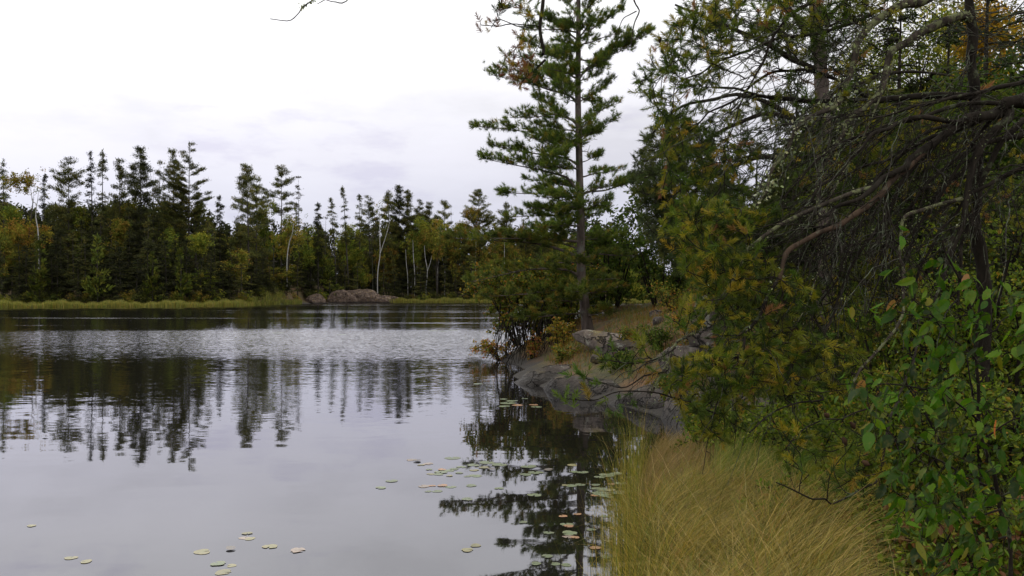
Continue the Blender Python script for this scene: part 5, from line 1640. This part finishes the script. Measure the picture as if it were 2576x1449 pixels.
# ------------------------------------------------------------------ wood behind on the right bank
def mid_conifer(x, y, h, w, lab, cols, style='spruce', c0=.05, det=2.2):
    p = on_ground(x, y, -.1)
    cb1, tb1 = Buf(), Buf()
    tube(tb1, np.array([[0, 0, 0], [0, .05, h * .5], [0.05, 0, h]]), [.012 * h + .03, .009 * h, .01], 8)
    nb = int(h * 9)
    for k in range(nb):
        s = c0 + (1 - c0) * R.uniform()
        L = w * .5 * (1 - s) ** .7 * R.uniform(.5, 1.1) + .15
        az = R.uniform(0, 6.28)
        o = np.array([0, 0, s * h])
        d = np.array([math.cos(az), math.sin(az), .1])
        q = np.linspace(0, 1, 6)[:, None]
        P = o + d * L * q - np.array([0, 0, .25 * L]) * q ** 2
        tube(tb1, P, np.linspace(.018, .005, 6), 4)
        m_ = max(4, int(L * 9))
        sx = R.uniform(.1, 1, m_)
        cen = np.stack([np.interp(sx * 5, np.arange(6), P[:, j]) for j in range(3)], 1)
        side = np.array([-math.sin(az), math.cos(az), 0])
        cen = cen + side * (R.uniform(-1, 1, m_) * L * .3 * (1.1 - sx))[:, None]
        clumps(cb1, cen, d + np.array([0, 0, -.3]), (.05, .05, .04), 7, .13, cols, aspect=.28)
    e = place_tree('spruce_tree', (cb1, tb1), p, 'bark_dark', M['needle'], lab, 'conifer', 'spruces of the right hand wood', crown='crown')
    return e
MC = [(.018, .028, .008), (.028, .038, .010), (.012, .017, .006), (.045, .055, .012)]  # spruce greens darkened: the shade of the wood is put into the colour
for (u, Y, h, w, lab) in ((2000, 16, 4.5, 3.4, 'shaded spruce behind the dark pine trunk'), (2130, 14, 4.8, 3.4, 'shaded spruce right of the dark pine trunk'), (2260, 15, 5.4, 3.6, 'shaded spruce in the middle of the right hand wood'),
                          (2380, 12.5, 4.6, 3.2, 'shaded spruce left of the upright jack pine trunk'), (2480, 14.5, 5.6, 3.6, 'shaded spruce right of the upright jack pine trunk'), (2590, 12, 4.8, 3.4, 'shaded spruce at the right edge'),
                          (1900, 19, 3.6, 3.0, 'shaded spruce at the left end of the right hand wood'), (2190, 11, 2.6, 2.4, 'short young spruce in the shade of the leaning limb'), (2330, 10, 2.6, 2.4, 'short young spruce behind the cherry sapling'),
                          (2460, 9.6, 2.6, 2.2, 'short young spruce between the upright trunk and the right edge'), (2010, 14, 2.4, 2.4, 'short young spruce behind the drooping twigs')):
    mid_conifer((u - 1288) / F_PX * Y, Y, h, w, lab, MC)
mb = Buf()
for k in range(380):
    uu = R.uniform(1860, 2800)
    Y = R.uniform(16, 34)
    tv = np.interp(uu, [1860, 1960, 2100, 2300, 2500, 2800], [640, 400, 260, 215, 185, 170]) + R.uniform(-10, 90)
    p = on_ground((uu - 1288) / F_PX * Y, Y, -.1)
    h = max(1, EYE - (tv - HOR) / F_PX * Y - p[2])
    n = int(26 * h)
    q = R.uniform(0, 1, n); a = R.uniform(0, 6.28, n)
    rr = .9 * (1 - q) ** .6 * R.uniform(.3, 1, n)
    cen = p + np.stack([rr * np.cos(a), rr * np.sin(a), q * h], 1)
    clumps(mb, cen, (0, 0, -.5), (.12, .12, .1), 5, .26, [(.014, .020, .008), (.022, .028, .009), (.010, .012, .006), (.04, .047, .012)], aspect=.55)  # shade of the deep wood painted in as near-black greens
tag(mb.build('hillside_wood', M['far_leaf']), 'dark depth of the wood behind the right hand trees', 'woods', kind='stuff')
# tall broadleaf trees behind, yellowing, at the top right
for (u, Y, tv, w, cols, lab) in ((2512, 17, -40, 1.5, [(.42, .25, .02), (.50, .30, .03), (.30, .2, .03)], 'bright yellow birch at the top right corner'), (2330, 20, 40, 3.4, GRN, 'olive birch behind the arching limbs at the top right'),
                                (2420, 22, -60, 4.0, [(.20, .19, .05), (.14, .15, .04), (.25, .20, .06)], 'tall thin birch behind the upright jack pine trunk'), (2570, 14, 120, 3.2, [(.05, .09, .02), (.08, .11, .02)], 'green tree at the right edge below the yellow birch'),
                                (2200, 24, 120, 3.6, GRN, 'pale green tree behind the lichened limb')):
    x0 = (u - 1288) / F_PX * Y
    p = on_ground(x0, Y, -.1)
    h = EYE - (tv - HOR) / F_PX * Y - p[2]
    parts = broad_parts(h, w, .42, cols, n_cl=420, leaf=.085, forks=3, per=16)
    place_tree('birch_tree', parts, p, 'bark_dark', M['far_leaf'], lab, 'tree', 'broadleaf trees of the right hand wood')
# understory leaves
for (u, Y, h, w, lab) in ((2560, 9.0, 2.6, 2.0, 'yellow green understory bush at the right edge under the thick limb'), (2300, 12, 2.0, 2.4, 'green understory bush in the shade behind the dead twigs'), (2430, 10.5, 2.3, 2.2, 'green understory bush behind the upright jack pine'),
                          (2120, 11.5, 1.7, 2.4, 'green understory bush behind the orange barked limb'), (1960, 12.5, 1.3, 2.0, 'low understory bush above the hidden grey rock'), (2050, 9.5, 1.2, 1.6, 'low leafy bush on the bank below the drooping limbs')):
    x0 = (u - 1288) / F_PX * Y
    shrub('understory_bush', on_ground(x0, Y), h, w, lab, 'shrub', [(.04, .065, .012), (.07, .09, .016), (.13, .12, .02), (.02, .03, .01)], [4, 3, 2, 4], 12, 3600, .06, group='bushes in the right hand wood', low=.03)  # leaf colours dimmed to carry the shade under the trees

# ------------------------------------------------------------------ cherry sapling in the right foreground
CH = leaf_template(10, .50, .22, .35, .12)
CHS = [CH, leaf_template(10, .42, .5, .8, .16), leaf_template(10, .54, .12, -.3, .10)]
orgK = on_ground((2560 - 1288) / F_PX * 3.4, 3.4)
K = empty('cherry_sapling', orgK)
tag(K, 'young cherry with big toothed green leaves and a few orange ones, right foreground', 'tree')
GK = Grower(orgK)
sb = Buf(); lf = Buf()
GK.limb(sb, [orgK, at(2540, 1400, 3.35), at(2515, 1250, 3.3), at(2470, 1080, 3.2), at(2452, 900, 3.15), at(2440, 780, 3.1), at(2400, 680, 3.05), at(2370, 610, 3.0)], .010, .003, 40, 6, .008)
for pts, r0 in (([(2500, 1230), (2400, 1180), (2290, 1120), (2200, 1060)], .0045), ([(2465, 1060), (2400, 1000), (2300, 980), (2160, 970), (2110, 965)], .004), ([(2452, 900), (2400, 850), (2330, 780), (2280, 720)], .0035), ([(2455, 860), (2510, 820), (2580, 770)], .004),
                ([(2520, 1280), (2420, 1300), (2330, 1290), (2240, 1230)], .004), ([(2530, 1350), (2450, 1370), (2380, 1400)], .004), ([(2480, 1100), (2540, 1060), (2620, 1040)], .004), ([(2440, 780), (2470, 720), (2500, 650)], .003), ([(2475, 1090), (2380, 1110), (2250, 1110), (2170, 1120)], .0035),
                ([(2515, 1250), (2580, 1220), (2640, 1230)], .004), ([(2440, 790), (2360, 800), (2280, 790), (2200, 770)], .003)):
    GK.limb(sb, px(pts, 3.15, 2.95 if pts[-1][0] < 2500 else 3.1), r0, .0015, 18, 5, .006)
KC = [(.046, .108, .007), (.028, .070, .006), (.080, .150, .009), (.016, .034, .006), (.13, .13, .012)]
KWt = [4, 4, 2.2, 2.4, .6]
def hang_leaves(pos, cols, w, s0, s1, droop=.9, var=.12):
    n = len(pos)
    out = R.normal(size=(n, 3)) * np.array([.8, .5, .25]) + np.array([-.50, -.15, -droop])
    roll = R.normal(0, .7, n)
    Mx = basis(out, roll)
    sz = R.uniform(s0, s1, n)
    S3 = np.stack([sz * R.uniform(.75, 1.15, n), sz, sz], 1)
    cl = pick(cols, w, n, .25)
    for j, T in enumerate(CHS):
        mk = np.arange(n) % 3 == j
        inst(lf, *T, (pos - orgK)[mk], Mx[mk], S3[mk], cl[mk])
for poly, y0, y1, n in (([(2260, 590), (2400, 590), (2470, 700), (2400, 800), (2280, 760), (2250, 660)], 2.8, 3.2, 26),
                        ([(2300, 740), (2470, 760), (2520, 900), (2420, 1000), (2290, 960), (2270, 820)], 2.75, 3.2, 64),
                        ([(2450, 720), (2600, 690), (2600, 920), (2500, 900)], 2.8, 3.2, 26),
                        ([(2130, 940), (2300, 960), (2480, 980), (2470, 1060), (2280, 1040), (2120, 1010)], 2.8, 3.2, 44),
                        ([(2170, 1060), (2330, 1060), (2470, 1100), (2470, 1260), (2330, 1340), (2200, 1200)], 2.7, 3.1, 100),
                        ([(2250, 1240), (2440, 1240), (2480, 1400), (2330, 1420), (2230, 1320)], 2.7, 3.0, 36),
                        ([(2440, 1000), (2600, 980), (2600, 1440), (2460, 1440)], 2.8, 3.3, 50),
                        ([(2130, 740), (2260, 740), (2260, 800), (2140, 800)], 2.9, 3.1, 8),
                        ([(2340, 1380), (2480, 1360), (2520, 1470), (2350, 1470)], 2.6, 3.0, 14)):
    E, D = GK.grow(sb, vol(poly, y0, y1, n), .0011, .0, .5, k=3)
    hang_leaves(E, KC, KWt, .042, .074)
    hang_leaves((E + R.normal(0, .018, E.shape))[::2], KC, KWt, .032, .062)
# leaf sprays along twigs (smaller)
E, D = GK.grow(sb, vol([(2200, 880), (2560, 860), (2600, 1300), (2300, 1300), (2150, 1120)], 3.1, 3.7, 120), .0011, .0, .6, k=3)
hang_leaves(E, [(.026, .065, .008), (.018, .042, .006), (.07, .09, .010)], [3, 3, 1], .035, .06)
sp = np.array([at(2246, 752, 2.95), at(2435, 690, 3.0), at(2172, 958, 2.9), at(2500, 1055, 3.0)])
E, D = GK.grow(sb, sp, .0011, .0, .6, k=3)
inst(lf, *CH, E - orgK, basis(np.array([(-.25, 0, -1.)] * len(E)) + R.normal(0, .25, (len(E), 3)), R.normal(.3, .4, len(E))), .068, pick([(.42, .13, .035), (.24, .12, .05), (.45, .17, .03)], [3, 2, 2], len(E), .1))
sb.build('stems', M['bark_dark'], K, True)
lf.build('leaves', M['leaf'], K)
for tr_ in (A, B, Ct):
    for ch in tr_.children:
        if ch.name.split('.')[0] in ('lichen', 'twigs', 'dead_twigs', 'bare_twigs', 'needles'):
            ch['kind'] = 'stuff'
